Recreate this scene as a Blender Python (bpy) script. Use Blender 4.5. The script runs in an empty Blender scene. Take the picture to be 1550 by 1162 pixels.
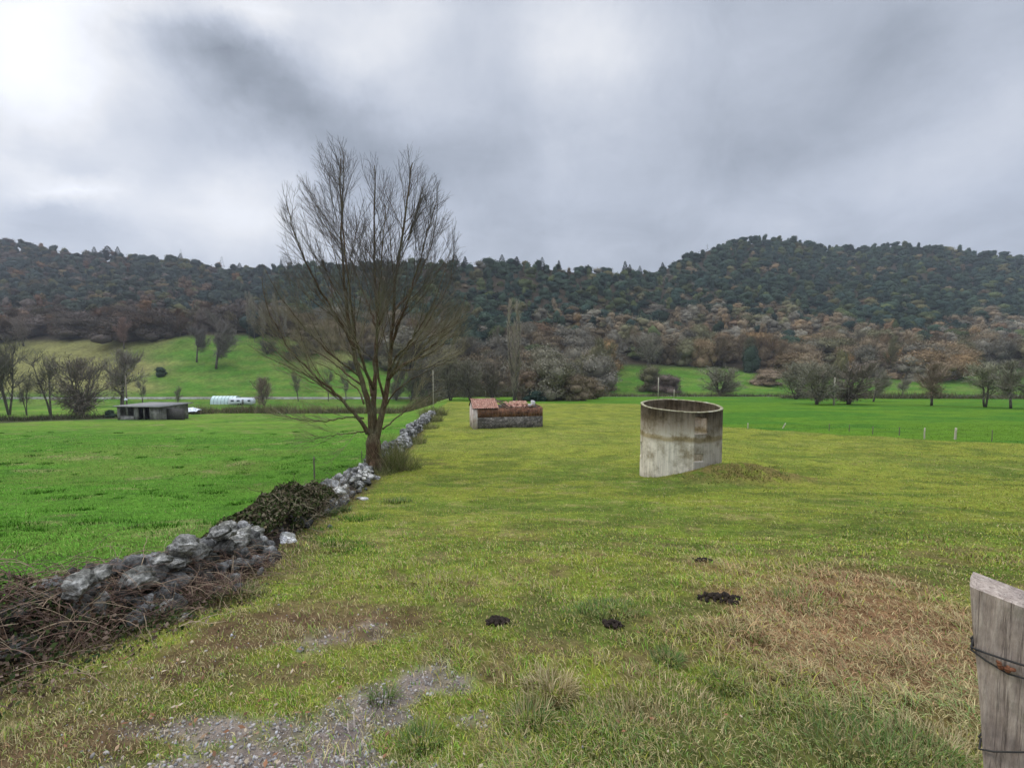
import bpy, math, random
import numpy as np
from mathutils import Vector

random.seed(7)
RNG = np.random.default_rng(11)
sc = bpy.context.scene
COL = sc.collection
PI = math.pi

# ------------------------------------------------------------------ camera maths
F_PX, CX, CY = 700.0, 775.0, 581.0
HORIZON = 540.0
P = math.atan((CY - HORIZON) / F_PX)
cP, sP = math.cos(P), math.sin(P)

def ray(px, py):
    u = px - CX; v = -(py - CY)
    return np.array([u, F_PX * cP + v * sP, v * cP - F_PX * sP])
def t_of(py):
    v = -(np.asarray(py, float) - CY)
    return (v * cP - F_PX * sP) / (F_PX * cP + v * sP)
def at(px, py, d):
    r = ray(px, py)
    return r / r[1] * d

# ------------------------------------------------------------------ noise
_T = RNG.random((256, 256))
def vnoise(x, y):
    xi = np.floor(x).astype(int); yi = np.floor(y).astype(int)
    fx = x - xi; fy = y - yi
    fx = fx * fx * (3 - 2 * fx); fy = fy * fy * (3 - 2 * fy)
    a = _T[xi & 255, yi & 255]; b = _T[(xi + 1) & 255, yi & 255]
    c = _T[xi & 255, (yi + 1) & 255]; d = _T[(xi + 1) & 255, (yi + 1) & 255]
    return (a * (1 - fx) + b * fx) * (1 - fy) + (c * (1 - fx) + d * fx) * fy
def fbm(x, y, s, o=4, g=.55):
    v = 0; a = 1; n = 0
    for k in range(o):
        v = v + a * vnoise(x / s + 17.3 * k, y / s + 41.7 * k); n += a
        a *= g; s *= .5
    return v / n
def sm(e0, e1, x):
    t = np.clip((x - e0) / (e1 - e0), 0, 1)
    return t * t * (3 - 2 * t)

# ------------------------------------------------------------------ terrain
PD = np.array([-40, -5, 0, 1.9, 3, 5, 10, 18.5, 28, 37, 55, 80, 120, 150, 190])
PZ = np.array([-1.0, -1.25, -1.4, -1.69, -1.86, -2.28, -3.38, -4.86, -5.5, -5.87, -6.9, -8.25, -10.5, -12.9, -12.9])
LD = np.array([-40, -5, 0, 1.9, 3, 5, 10, 18.5, 28, 37, 50, 81, 110, 140, 150, 190])
LZ = np.array([-1.0, -1.25, -1.4, -1.72, -1.92, -2.36, -3.45, -4.95, -5.75, -6.6, -7.95, -10.9, -12.9, -14.5, -13.4, -13.4])
_dd = np.linspace(-40, 190, 2301)
def _smooth(xs, zs):
    z = np.interp(_dd, xs, zs)
    k = np.exp(-np.linspace(-2, 2, 21) ** 2); k /= k.sum()
    return np.convolve(np.pad(z, 10, mode='edge'), k, 'valid')
_PZ = _smooth(PD, PZ); _LZ = _smooth(LD, LZ)
WY = np.array([-6, 2.4, 3.0, 3.6, 4.6, 6.0, 8.0, 11, 14, 19, 24, 52, 80, 120])
WX = np.array([-3.4, -3.3, -3.18, -3.05, -3.04, -3.36, -3.85, -4.45, -5.05, -6.0, -6.4, -9.1, -11.5, -15])
def wall_x(y): return np.interp(y, WY, WX)

RP = [-700, -100, 0, 60, 130, 200, 270, 330, 380, 430, 520, 600, 660, 700, 760, 800, 860, 905, 960, 1000, 1040, 1090, 1150, 1200, 1240, 1300, 1350, 1420, 1470, 1550, 1700, 2300]
RE = [350, 358, 366, 374, 388, 390, 394, 406, 411, 408, 402, 404, 400, 404, 402, 404, 412, 414, 416, 410, 390, 371, 361, 366, 376, 379, 371, 377, 385, 394, 400, 420]
DP = [-700, 0, 430, 560, 700, 900, 1000, 1150, 1400, 1550, 2300]
DR = [580, 580, 520, 460, 400, 420, 480, 600, 600, 600, 600]
MP = [-700, 0, 250, 430, 680, 900, 1100, 1550, 2300]
ME = [524, 522, 512, 508, 528, 545, 552, 555, 555]
def hill_z(x, y):
    yy = np.maximum(y, 1.0)
    a = np.clip(x / yy * F_PX + CX, -700, 2300)
    tr = t_of(np.interp(a, RP, RE)); R = np.interp(a, DP, DR)
    tm = t_of(np.interp(a, MP, ME)); D1 = 225.0
    t0 = np.where(a < 700, -13.4, -12.9) / 150.0
    s1 = np.clip((yy - 150) / (D1 - 150), 0, 1)
    s2 = np.clip((yy - D1) / (R - D1), 0, 1)
    t = t0 + (tm - t0) * (s1 ** 1.15) + (tr - tm) * (s2 ** .85)
    z = yy * t
    z = z + (fbm(x, y, 90, 3) - .5) * 16 * np.clip(s2 * 3, 0, 1) * (1 - s2)
    over = np.maximum(yy - R, 0)
    return z - over * .12
def mound(x, y, cx, cy, h, rx, ry):
    q = ((x - cx) / rx) ** 2 + ((y - cy) / ry) ** 2
    return h * np.exp(-q * 1.2)
TANK = at(1030.5, 613, 18.5); TANK_R = 1.55
def height(x, y):
    x = np.asarray(x, float); y = np.asarray(y, float)
    zp = np.interp(y, _dd, _PZ); zl = np.interp(y, _dd, _LZ)
    w = sm(-1, 12, wall_x(y) - x)
    z = zp * (1 - w) + zl * w
    hz = hill_z(x, y)
    k = sm(146, 153, y)
    z = z * (1 - k) + hz * k
    z = z + mound(x, y, TANK[0] + 1.15, TANK[1] - 1.5, .60, 2.1, 1.2) + mound(x, y, TANK[0] + 2.6, TANK[1] - 1.9, .24, 2.2, 1.1)
    n = 1 - sm(60, 110, y)
    z = z + n * ((fbm(x, y, 3.5, 3) - .5) * .22 + (fbm(x + 9, y, .5, 3) - .5) * .055)
    z = z + (1 - sm(9, 14, y)) * (fbm(x, y + 5, .12, 2) - .5) * .022
    return z
def hit(px, py):
    r = ray(px, py); r = r / r[1]
    ds = np.concatenate([np.linspace(1, 30, 600), np.linspace(30, 160, 800), np.linspace(160, 640, 900)])
    g = height(r[0] * ds, ds) - r[2] * ds
    i = np.argmax(g > 0)
    if g[i] <= 0: i = len(ds) - 1
    d = ds[i]
    if i > 0:
        d = ds[i - 1] + (ds[i] - ds[i - 1]) * (-g[i - 1]) / max(g[i] - g[i - 1], 1e-9)
    return np.array([r[0] * d, d, float(height(r[0] * d, d))])
def H(x, y): return float(height(x, y))
def on(px, d):                      # ground point seen in column px at depth d
    x = (px - CX) / F_PX * d
    return np.array([x, d, H(x, d)])

# ------------------------------------------------------------------ mesh helpers
def mesh_np(name, V, polys, cols=None, smooth=False):
    """polys: list of int arrays (n,k)"""
    me = bpy.data.meshes.new(name)
    V = np.asarray(V, np.float32)
    me.vertices.add(len(V)); me.vertices.foreach_set('co', V.ravel())
    loops = np.concatenate([p.ravel() for p in polys]).astype(np.int32)
    sizes = np.concatenate([np.full(len(p), p.shape[1], np.int32) for p in polys])
    starts = np.concatenate([[0], np.cumsum(sizes)[:-1]]).astype(np.int32)
    me.loops.add(len(loops)); me.loops.foreach_set('vertex_index', loops)
    me.polygons.add(len(sizes)); me.polygons.foreach_set('loop_start', starts)
    try: me.polygons.foreach_set('loop_total', sizes)
    except Exception: pass
    me.update(calc_edges=True)
    if smooth: me.polygons.foreach_set('use_smooth', np.ones(len(sizes), bool))
    if cols is not None:
        c = np.ones((len(V), 4), np.float32); c[:, :3] = cols
        at_ = me.attributes.new('Col', 'FLOAT_COLOR', 'POINT')
        at_.data.foreach_set('color', c.ravel())
    return me

class MB:
    def __init__(s): s.V = []; s.T = []; s.Q = []; s.C = []; s.n = 0; s.usec = False
    def add(s, V, T=None, Q=None, c=None):
        V = np.asarray(V, float).reshape(-1, 3)
        if T is not None and len(T): s.T.append(np.asarray(T, int).reshape(-1, 3) + s.n)
        if Q is not None and len(Q): s.Q.append(np.asarray(Q, int).reshape(-1, 4) + s.n)
        s.V.append(V); s.n += len(V)
        if c is None: c = (.5, .5, .5)
        else: s.usec = True
        s.C.append(np.broadcast_to(np.asarray(c, float), (len(V), 3)))
    def box(s, c, size, rz=0, c_=None, M=None, jit=0):
        h = np.array(size, float) / 2
        v = np.array([[x, y, z] for x in (-1, 1) for y in (-1, 1) for z in (-1, 1)], float) * h
        if jit: v = v + RNG.uniform(-jit, jit, v.shape)
        if M is not None: v = v @ np.asarray(M).T
        if rz:
            a, b = math.cos(rz), math.sin(rz)
            v = np.stack([v[:, 0] * a - v[:, 1] * b, v[:, 0] * b + v[:, 1] * a, v[:, 2]], 1)
        s.add(v + np.array(c, float), Q=[[0, 1, 3, 2], [4, 6, 7, 5], [0, 4, 5, 1], [2, 3, 7, 6], [0, 2, 6, 4], [1, 5, 7, 3]], c=c_)
    def tube(s, pts, rad, n=5, c=None, cap=True):
        pts = np.asarray(pts, float); k = len(pts)
        rad = np.broadcast_to(np.asarray(rad, float), (k,))
        d = np.gradient(pts, axis=0); d /= (np.linalg.norm(d, axis=1)[:, None] + 1e-9)
        ref = np.array([0., 0, 1]) if abs(d[0][2]) < .9 else np.array([1., 0, 0])
        A = np.cross(d, ref); A /= (np.linalg.norm(A, axis=1)[:, None] + 1e-9)
        B = np.cross(d, A)
        th = np.arange(n) * 2 * PI / n
        R = pts[:, None, :] + rad[:, None, None] * (np.cos(th)[None, :, None] * A[:, None, :] + np.sin(th)[None, :, None] * B[:, None, :])
        i = np.arange(k - 1)[:, None] * n; j = np.arange(n)[None, :]; j2 = (j + 1) % n
        Q = np.stack([i + j, i + j2, i + n + j2, i + n + j], -1).reshape(-1, 4)
        V = R.reshape(-1, 3)
        T = []
        if cap:
            V = np.concatenate([V, pts[:1], pts[-1:]])
            a, b = k * n, k * n + 1
            T = [[a, (q + 1) % n, q] for q in range(n)] + [[b, (k - 1) * n + q, (k - 1) * n + (q + 1) % n] for q in range(n)]
        s.add(V, T=T, Q=Q, c=c)
    def mesh(s, name, smooth=False):
        V = np.concatenate(s.V); ps = []
        if s.T: ps.append(np.concatenate(s.T))
        if s.Q: ps.append(np.concatenate(s.Q))
        return mesh_np(name, V, ps, np.concatenate(s.C) if s.usec else None, smooth)

def link(name, me, mat=None, parent=None):
    o = bpy.data.objects.new(name, me); COL.objects.link(o)
    if mat is not None:
        if not me.materials: me.materials.append(mat)
    if parent is not None: o.parent = parent
    return o
def tag(o, label=None, cat=None, group=None, kind=None):
    if label: o['label'] = label
    if cat: o['category'] = cat
    if group: o['group'] = group
    if kind: o['kind'] = kind
    return o
def empty(name, loc, rz=0, **k):
    o = bpy.data.objects.new(name, None); COL.objects.link(o)
    o.location = loc; o.rotation_euler = (0, 0, rz); o.empty_display_size = .2
    return tag(o, **k)

# ------------------------------------------------------------------ materials
def new_mat(name, rough=.9, spec=.2):
    m = bpy.data.materials.new(name); m.use_nodes = True
    nt = m.node_tree; b = nt.nodes['Principled BSDF']
    b.inputs['Roughness'].default_value = rough
    b.inputs['Specular IOR Level'].default_value = spec
    return m, nt, b
def N(nt, typ, **k):
    n = nt.nodes.new(typ)
    for a, v in k.items(): setattr(n, a, v)
    return n
def noise(nt, scale, detail=4, rough=.6, coord=None, stretch=None):
    n = N(nt, 'ShaderNodeTexNoise'); n.inputs['Scale'].default_value = scale
    n.inputs['Detail'].default_value = detail; n.inputs['Roughness'].default_value = rough
    if coord is not None:
        if stretch:
            mp = N(nt, 'ShaderNodeMapping'); mp.inputs['Scale'].default_value = stretch
            nt.links.new(coord, mp.inputs['Vector']); coord = mp.outputs[0]
        nt.links.new(coord, n.inputs['Vector'])
    return n
def ramp(nt, src, stops):
    r = N(nt, 'ShaderNodeValToRGB'); e = r.color_ramp.elements
    while len(e) < len(stops): e.new(.5)
    for k, (p, c) in enumerate(stops):
        e[k].position = p; e[k].color = (*c, 1) if len(c) == 3 else c
    nt.links.new(src, r.inputs[0]); return r
def mixc(nt, a, b, f, mode='MIX'):
    m = N(nt, 'ShaderNodeMix', data_type='RGBA', blend_type=mode)
    for s, v in ((6, a), (7, b)):
        if isinstance(v, tuple): m.inputs[s].default_value = (*v, 1)
        else: nt.links.new(v, m.inputs[s])
    if isinstance(f, (int, float)): m.inputs[0].default_value = f
    else: nt.links.new(f, m.inputs[0])
    return m.outputs[2]
def bump(nt, b, src, strength, dist):
    n = N(nt, 'ShaderNodeBump'); n.inputs['Strength'].default_value = strength; n.inputs['Distance'].default_value = dist
    nt.links.new(src, n.inputs['Height']); nt.links.new(n.outputs[0], b.inputs['Normal'])
def coords(nt, which='Object'):
    return N(nt, 'ShaderNodeTexCoord').outputs[which]

def mat_vcol(name, rough=.9, var=0, vscale=3, obj_color=False, bumpd=0, spec=.15, transl=0):
    m, nt, b = new_mat(name, rough, spec)
    a = N(nt, 'ShaderNodeAttribute', attribute_name='Col').outputs['Color']
    if obj_color:
        oi = N(nt, 'ShaderNodeObjectInfo').outputs['Color']
        a = mixc(nt, a, oi, 1.0, 'MULTIPLY')
    if var:
        n = noise(nt, vscale, 5, .65, coords(nt))
        r = ramp(nt, n.outputs[0], [(.3, (1 - var,) * 3), (.7, (1 + var,) * 3)])
        r.color_ramp.elements[1].color = (1 + var, 1 + var, 1 + var, 1)
        a = mixc(nt, a, r.outputs[0], 1.0, 'MULTIPLY')
        if bumpd: bump(nt, b, n.outputs[0], .8, bumpd)
    nt.links.new(a, b.inputs['Base Color'])
    return m
def mat_noise(name, stops, scale=5, rough=.9, bumpd=.02, detail=6, stretch=None, spec=.2, strength=.7):
    m, nt, b = new_mat(name, rough, spec)
    n = noise(nt, scale, detail, .65, coords(nt), stretch)
    r = ramp(nt, n.outputs[0], stops)
    nt.links.new(r.outputs[0], b.inputs['Base Color'])
    if bumpd: bump(nt, b, n.outputs[0], strength, bumpd)
    return m

M = {}
M['blade'] = mat_vcol('grass_blade', 1, spec=.02)
M['leaf'] = mat_vcol('foliage', .95, spec=.04)
M['leaf_obj'] = mat_vcol('tree_foliage', .85, obj_color=True, spec=.03)
M['bark_far'] = mat_noise('far_bark', [(.3, (.05, .042, .034)), (.7, (.16, .14, .11))], 3, bumpd=0)
M['stick'] = mat_vcol('stems', .9)
m, nt, b = new_mat('limestone', .95, .1); M['rock'] = m
co = coords(nt); a = N(nt, 'ShaderNodeAttribute', attribute_name='Col').outputs['Color']
n1 = noise(nt, 11, 9, .72, co); n2 = noise(nt, 3.2, 5, .6, co); n3_ = noise(nt, 45, 6, .7, co)
a = mixc(nt, a, ramp(nt, n1.outputs[0], [(.34, (.42, .41, .39)), (.5, (.85, .84, .82)), (.66, (1.3, 1.28, 1.24))]).outputs[0], 1.0, 'MULTIPLY')
a = mixc(nt, a, ramp(nt, n2.outputs[0], [(.38, (.4, .4, .37)), (.6, (1.25, 1.25, 1.25))]).outputs[0], 1.0, 'MULTIPLY')
a = mixc(nt, a, ramp(nt, n3_.outputs[0], [(.35, (.6, .6, .6)), (.6, (1.2, 1.2, 1.2))]).outputs[0], 1.0, 'MULTIPLY')
nt.links.new(a, b.inputs['Base Color']); bump(nt, b, n1.outputs[0], 1.0, .05)
M['pebble'] = mat_vcol('pebble', .85, var=.25, vscale=60)
M['metal'] = mat_noise('dull_metal', [(.3, (.12, .12, .12)), (.7, (.22, .21, .2))], 8, .6, 0)
M['white'] = mat_noise('dirty_white', [(.3, (.5, .53, .55)), (.7, (.72, .74, .76))], 2.5, .6, 0)
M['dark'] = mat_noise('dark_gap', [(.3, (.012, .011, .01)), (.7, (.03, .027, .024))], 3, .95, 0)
M['soil'] = mat_noise('soil', [(.3, (.010, .008, .006)), (.6, (.035, .024, .017)), (.8, (.07, .05, .035))], 25, .95, .02)
M['post_wood'] = mat_noise('grey_wood', [(.3, (.07, .06, .045)), (.7, (.2, .17, .13))], 6, .9, .005, stretch=(6, 6, 1))
M['pale_wood'] = mat_noise('pale_wood', [(.3, (.3, .27, .2)), (.7, (.5, .45, .34))], 6, .9, .005, stretch=(6, 6, 1))
M['wire'] = mat_noise('wire', [(.3, (.02, .02, .02)), (.7, (.05, .045, .04))], 20, .6, 0)
M['rust'] = mat_noise('rust', [(.3, (.10, .035, .015)), (.7, (.25, .11, .06))], 60, .9, .003)

# bark of the main tree
m, nt, b = new_mat('ash_bark', .95, .1); M['bark'] = m
co = coords(nt)
n1 = noise(nt, 7, 7, .7, co, (3, 3, .6)); n2 = noise(nt, 1.3, 4, .6, co)
c1 = ramp(nt, n1.outputs[0], [(.32, (.03, .018, .011)), (.55, (.115, .072, .042)), (.75, (.24, .17, .11))]).outputs[0]
c2 = ramp(nt, n1.outputs[0], [(.3, (.04, .035, .018)), (.75, (.22, .19, .11))]).outputs[0]
f = ramp(nt, n2.outputs[0], [(.42, (0, 0, 0)), (.6, (1, 1, 1))]).outputs[0]
nt.links.new(mixc(nt, c1, c2, f), b.inputs['Base Color']); bump(nt, b, n1.outputs[0], 1, .05)
m, nt, b = new_mat('twig_bark', .95, .05); M['twig'] = m
co = coords(nt); n1 = noise(nt, 1.6, 5, .6, co); se = N(nt, 'ShaderNodeSeparateXYZ'); nt.links.new(co, se.inputs[0])
mz = N(nt, 'ShaderNodeMapRange'); nt.links.new(se.outputs[2], mz.inputs[0]); mz.inputs[1].default_value = 5.0; mz.inputs[2].default_value = 8.5
lo_ = ramp(nt, n1.outputs[0], [(.3, (.13, .11, .065)), (.5, (.24, .205, .12)), (.75, (.38, .335, .21))]).outputs[0]      # lichen tan for the lower shoots, which stand before the hill
hi_ = ramp(nt, n1.outputs[0], [(.3, (.065, .056, .052)), (.7, (.15, .132, .12))]).outputs[0]                               # upper twigs darkened in colour, as if backlit against the sky
nt.links.new(mixc(nt, lo_, hi_, mz.outputs[0]), b.inputs['Base Color'])

# ground material: vertex albedo + fine variation
def ground_mat(name, amount, s1, s2, bd):
    m, nt, b = new_mat(name, 1, .02)
    a = N(nt, 'ShaderNodeAttribute', attribute_name='Col').outputs['Color']
    co = coords(nt)
    n = noise(nt, s1, 7, .7, co); r = ramp(nt, n.outputs[0], [(.3, (1 - amount,) * 3), (.5, (.95,) * 3), (.72, (1 + amount,) * 3)])
    a = mixc(nt, a, r.outputs[0], 1.0, 'MULTIPLY')
    n_ = noise(nt, s2, 5, .7, co); r = ramp(nt, n_.outputs[0], [(.35, (.8, .78, .8)), (.65, (1.2, 1.18, 1.1))])
    a = mixc(nt, a, r.outputs[0], 1.0, 'MULTIPLY')
    nt.links.new(a, b.inputs['Base Color'])
    bump(nt, b, n.outputs[0], .9, bd)
    return m
M['ground'] = ground_mat('ground_turf', .5, 9, 1.1, .05)
M['hill'] = ground_mat('hill_floor', .4, .8, .12, .4)

# ------------------------------------------------------------------ ground albedo
G1 = hit(1330, 950); G2 = hit(430, 1120); G3 = hit(520, 955)
BP = [-500, 560, 700, 820, 965, 985, 1100, 1250, 1400, 1560, 2100]
BD = [95, 95, 92, 84, 82, 70, 39.5, 34.5, 31.3, 29.3, 25]
def az(x, y): return x / np.maximum(y, .5) * F_PX + CX
def region(x, y):
    """masks: left field, far green, dry brown, gravel, soil, long"""
    a = az(x, y)
    left = sm(-.12, .12, wall_x(y) - .25 - x + (fbm(x, y, .8, 2) - .5) * .5)
    yb = 1 / np.interp(a, BP, 1 / np.array(BD, float))
    far = sm(-.35, .35, (y - yb) + (fbm(x, y, 3, 2) - .5) * 1.5) * (1 - left)
    w = (fbm(x, y, .7, 4) - .5) * 2
    dry = 0
    for (px, py, rx, ry, k) in [(1350, 960, 1.5, 1.2, 1.15), (1250, 880, 1.5, 1.3, .7), (1450, 1010, 1.0, .8, .9), (1480, 880, 1.2, .9, .45), (1290, 1010, .9, .5, .7)]:
        c = hit(px, py)
        dry = np.maximum(dry, k * np.exp(-(((x - c[0]) / rx) ** 2 + ((y - c[1]) / ry) ** 2) * 1.1))
    dry = sm(.3, .8, dry + w * .28)
    gr = 0
    for (px, py, rx, ry, k) in [(320, 1110, .36, .16, 1.05), (460, 1110, .45, .2, .95), (580, 1085, .35, .16, .85), (640, 1030, .32, .24, .85), (600, 1055, .3, .2, .8), (400, 1170, .7, .22, 1.1), (700, 1090, .3, .2, .45), (540, 955, .55, .4, .38), (460, 975, .4, .25, .38), (700, 1010, .25, .2, .55)]:
        c = hit(px, py)
        gr = np.maximum(gr, k * np.exp(-(((x - c[0]) / rx) ** 2 + ((y - c[1]) / ry) ** 2)))
    w2 = (fbm(x, y, .25, 3) - .5) * 2
    gr = sm(.32, .92, gr + w2 * .55)
    so = 0
    for (px, py, rx, ry, k) in [(410, 950, .7, .5, .95), (300, 1010, .5, .35, .75), (550, 950, .7, .45, .85), (650, 985, .5, .4, .65), (200, 900, .8, .8, .55), (960, 1075, .4, .2, .5), (80, 1080, .7, .3, .7), (760, 1010, .4, .3, .5), (690, 875, .5, .4, .5), (640, 700, 3, 2.5, .45), (690, 655, 4, 3, .4), (60, 1110, .8, .3, .85), (150, 1060, .6, .3, .7), (240, 1100, .4, .2, .7), (20, 1050, .7, .3, .7), (900, 1000, .3, .2, .5), (1040, 1090, .4, .15, .5)]:
        c = hit(px, py)
        so = np.maximum(so, k * np.exp(-(((x - c[0]) / rx) ** 2 + ((y - c[1]) / ry) ** 2)))
    so = sm(.35, .8, so + w * .35) * (1 - left)
    wd = x - wall_x(y)
    so = np.maximum(so, (1 - sm(.3, .9, np.abs(wd - .1) + w * .2)) * .8 * (1 - sm(30, 60, y)))
    lg = sm(.0, .5, (2.45 - y) * .9 + (x - 1.0) * .22 + w * .3)
    return left, far, dry, gr, so, lg
def V3(*c): return np.array(c)
def mixv(a, b, f): return a * (1 - f[:, None]) + b * f[:, None]
C_YEL = V3(.178, .200, .032); C_GRN = V3(.115, .160, .026); C_STRAW = V3(.30, .235, .105)
C_LEFT = V3(.084, .180, .024); C_LEFT2 = V3(.050, .115, .018); C_FAR = V3(.056, .138, .018)
C_DRY = V3(.205, .115, .06); C_SOIL = V3(.115, .072, .044); C_GRAV = V3(.22, .18, .15)
def ground_col(x, y):
    left, far, dry, gr, so, lg = region(x, y)
    n1 = fbm(x, y, 2.2, 4); n2 = fbm(x + 50, y + 20, .45, 3); n3 = fbm(x - 30, y * 2.2, 9, 4)
    c = mixv(C_YEL[None], C_GRN[None], sm(.47, .66, n1 * .55 + n3 * .45))
    near = 1 - sm(5, 16, y)
    c = mixv(c, C_GRN[None] * .9, near * .45 * sm(.35, .65, n2))
    c = mixv(c, C_STRAW[None], sm(.56, .76, n2 * .6 + n3 * .4) * (.42 + .2 * near))
    n4 = fbm(x + 11, y - 7, .28, 4); n5 = fbm(x - 70, y + 33, 1.3, 4)
    c = mixv(c, V3(.15, .105, .055)[None], sm(.46, .64, n4 * .6 + n5 * .4) * (.12 + .68 * (1 - sm(3.5, 11, y))))
    c = mixv(c, V3(.075, .105, .022)[None], sm(.48, .64, fbm(x - 5, y * 1.5, 1.3, 4)) * .65)
    c = mixv(c, V3(.195, .210, .045)[None], sm(16, 30, y) * .45 * sm(.4, .6, n3))
    md = np.exp(-(((x - TANK[0] - 1.9) / 2.4) ** 2 + ((y - TANK[1] + 1.7) / 1.2) ** 2))
    c = mixv(c, V3(.16, .12, .045)[None], np.clip(md * 1.7 * sm(.3, .55, n4), 0, .85))
    l = mixv(C_LEFT[None], C_LEFT2[None], sm(.44, .64, n1 * .5 + n2 * .5) * .75)
    l = mixv(l, V3(.16, .235, .035)[None], sm(30, 75, y) * .6 * sm(.35, .65, n3))
    l = mixv(l, V3(.12, .165, .035)[None], sm(.5, .68, fbm(x + 31, y * 2, 6, 4)) * .6)
    l = mixv(l, V3(.2, .19, .08)[None], sm(.68, .76, fbm(x + 7, y, 1.6, 3)) * .6)
    c = mixv(c, l, left)
    c = mixv(c, mixv(C_FAR[None], V3(.085, .165, .018)[None], sm(.4, .6, n3)), far)
    c = mixv(c, C_SOIL[None] * (.7 + .6 * n2[:, None]), so * .85)
    c = mixv(c, C_DRY[None] * (.7 + .6 * n2[:, None]), dry * .9)
    c = mixv(c, C_GRAV[None] * (.8 + .4 * n2[:, None]), gr)
    # beyond the valley
    a = az(x, y); k = sm(92, 120, y)
    mead = mixv(V3(.065, .145, .020)[None], V3(.10, .155, .03)[None], sm(.4, .6, n3))
    brown = V3(.17, .165, .06)
    wv = fbm(x, y, 25, 4)
    bl = sm(270, 180, a + (wv - .5) * 160) * sm(150, 170, y)
    bl = np.maximum(bl, sm(.45, .6, wv) * .75 * sm(380, 450, a) * sm(620, 520, a) * sm(185, 205, y))
    mead = mixv(mead, brown[None] * (.75 + .5 * n3[:, None]), bl)
    c = mixv(c, mead, k * sm(118, 130, y))
    tl = treeline(a); fl = sm(-3, 10, y - tl)
    c = mixv(c, V3(.045, .036, .024)[None] * (.7 + .6 * n1[:, None]), fl)
    # stream bank on the left
    st = np.exp(-((y - stream_y(a)) / 2.2) ** 2) * sm(260, 190, a)
    c = mixv(c, V3(.05, .045, .03)[None], np.clip(st * 1.2, 0, 1))
    return np.clip(c, 0, 1)
TP = [-700, 430, 560, 640, 680, 900, 925, 1100, 1180, 1400, 1460, 1600, 2300]
TD = [226, 224, 205, 178, 136, 136, 212, 215, 192, 192, 216, 216, 216]
def treeline(a): return np.interp(a, TP, TD)
def stream_y(a): return np.interp(a, [-700, 0, 100, 180, 260], [60, 68, 76, 84, 92])

# ------------------------------------------------------------------ build ground sheet (polar grid)
def build_ground():
    fine = np.radians(np.linspace(-60, 60, 760)); coarse = np.radians(np.linspace(60, 300, 42))[1:-1]
    th = np.concatenate([fine, coarse]); nt_ = len(th)
    r = np.concatenate([np.geomspace(.9, 14, 330), np.geomspace(14, 90, 230)[1:], np.linspace(90, 156, 40)[1:]])
    rh = np.concatenate([[156], np.linspace(156, 640, 190)[1:], np.array([700, 800, 950])])
    def grid(rr, name, mat, cap):
        R, T = np.meshgrid(rr, th, indexing='ij')
        X = (R * np.sin(T)).ravel(); Y = (R * np.cos(T)).ravel()
        Z = height(X, Y)
        n = len(rr)
        i = np.arange(n - 1)[:, None] * nt_; j = np.arange(nt_)[None, :]; j2 = (j + 1) % nt_
        Q = np.stack([i + j, i + j2, i + nt_ + j2, i + nt_ + j], -1).reshape(-1, 4)[:, ::-1]
        V = np.stack([X, Y, Z], 1); ps = [Q]
        if cap:
            V = np.concatenate([V, [[0, 0, H(0, 0)]]])
            jj = np.arange(nt_); ps.append(np.stack([np.full(nt_, len(V) - 1), (jj + 1) % nt_, jj], 1)[:, ::-1])
        c = ground_col(V[:, 0], V[:, 1])
        c = c * (1 - .08 * ((1 - sm(5, 13, V[:, 1])) * (V[:, 1] > 0)))[:, None]      # near ground a little darker than its turf colour
        me = mesh_np(name, V, ps, c, True)
        return link(name, me, mat)
    tag(grid(r, 'ground', M['ground'], True), 'grass fields sloping down into the valley', kind='structure')
    tag(grid(rh, 'hills', M['hill'], False), 'wooded hills rising behind the valley', kind='structure')
build_ground()

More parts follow.
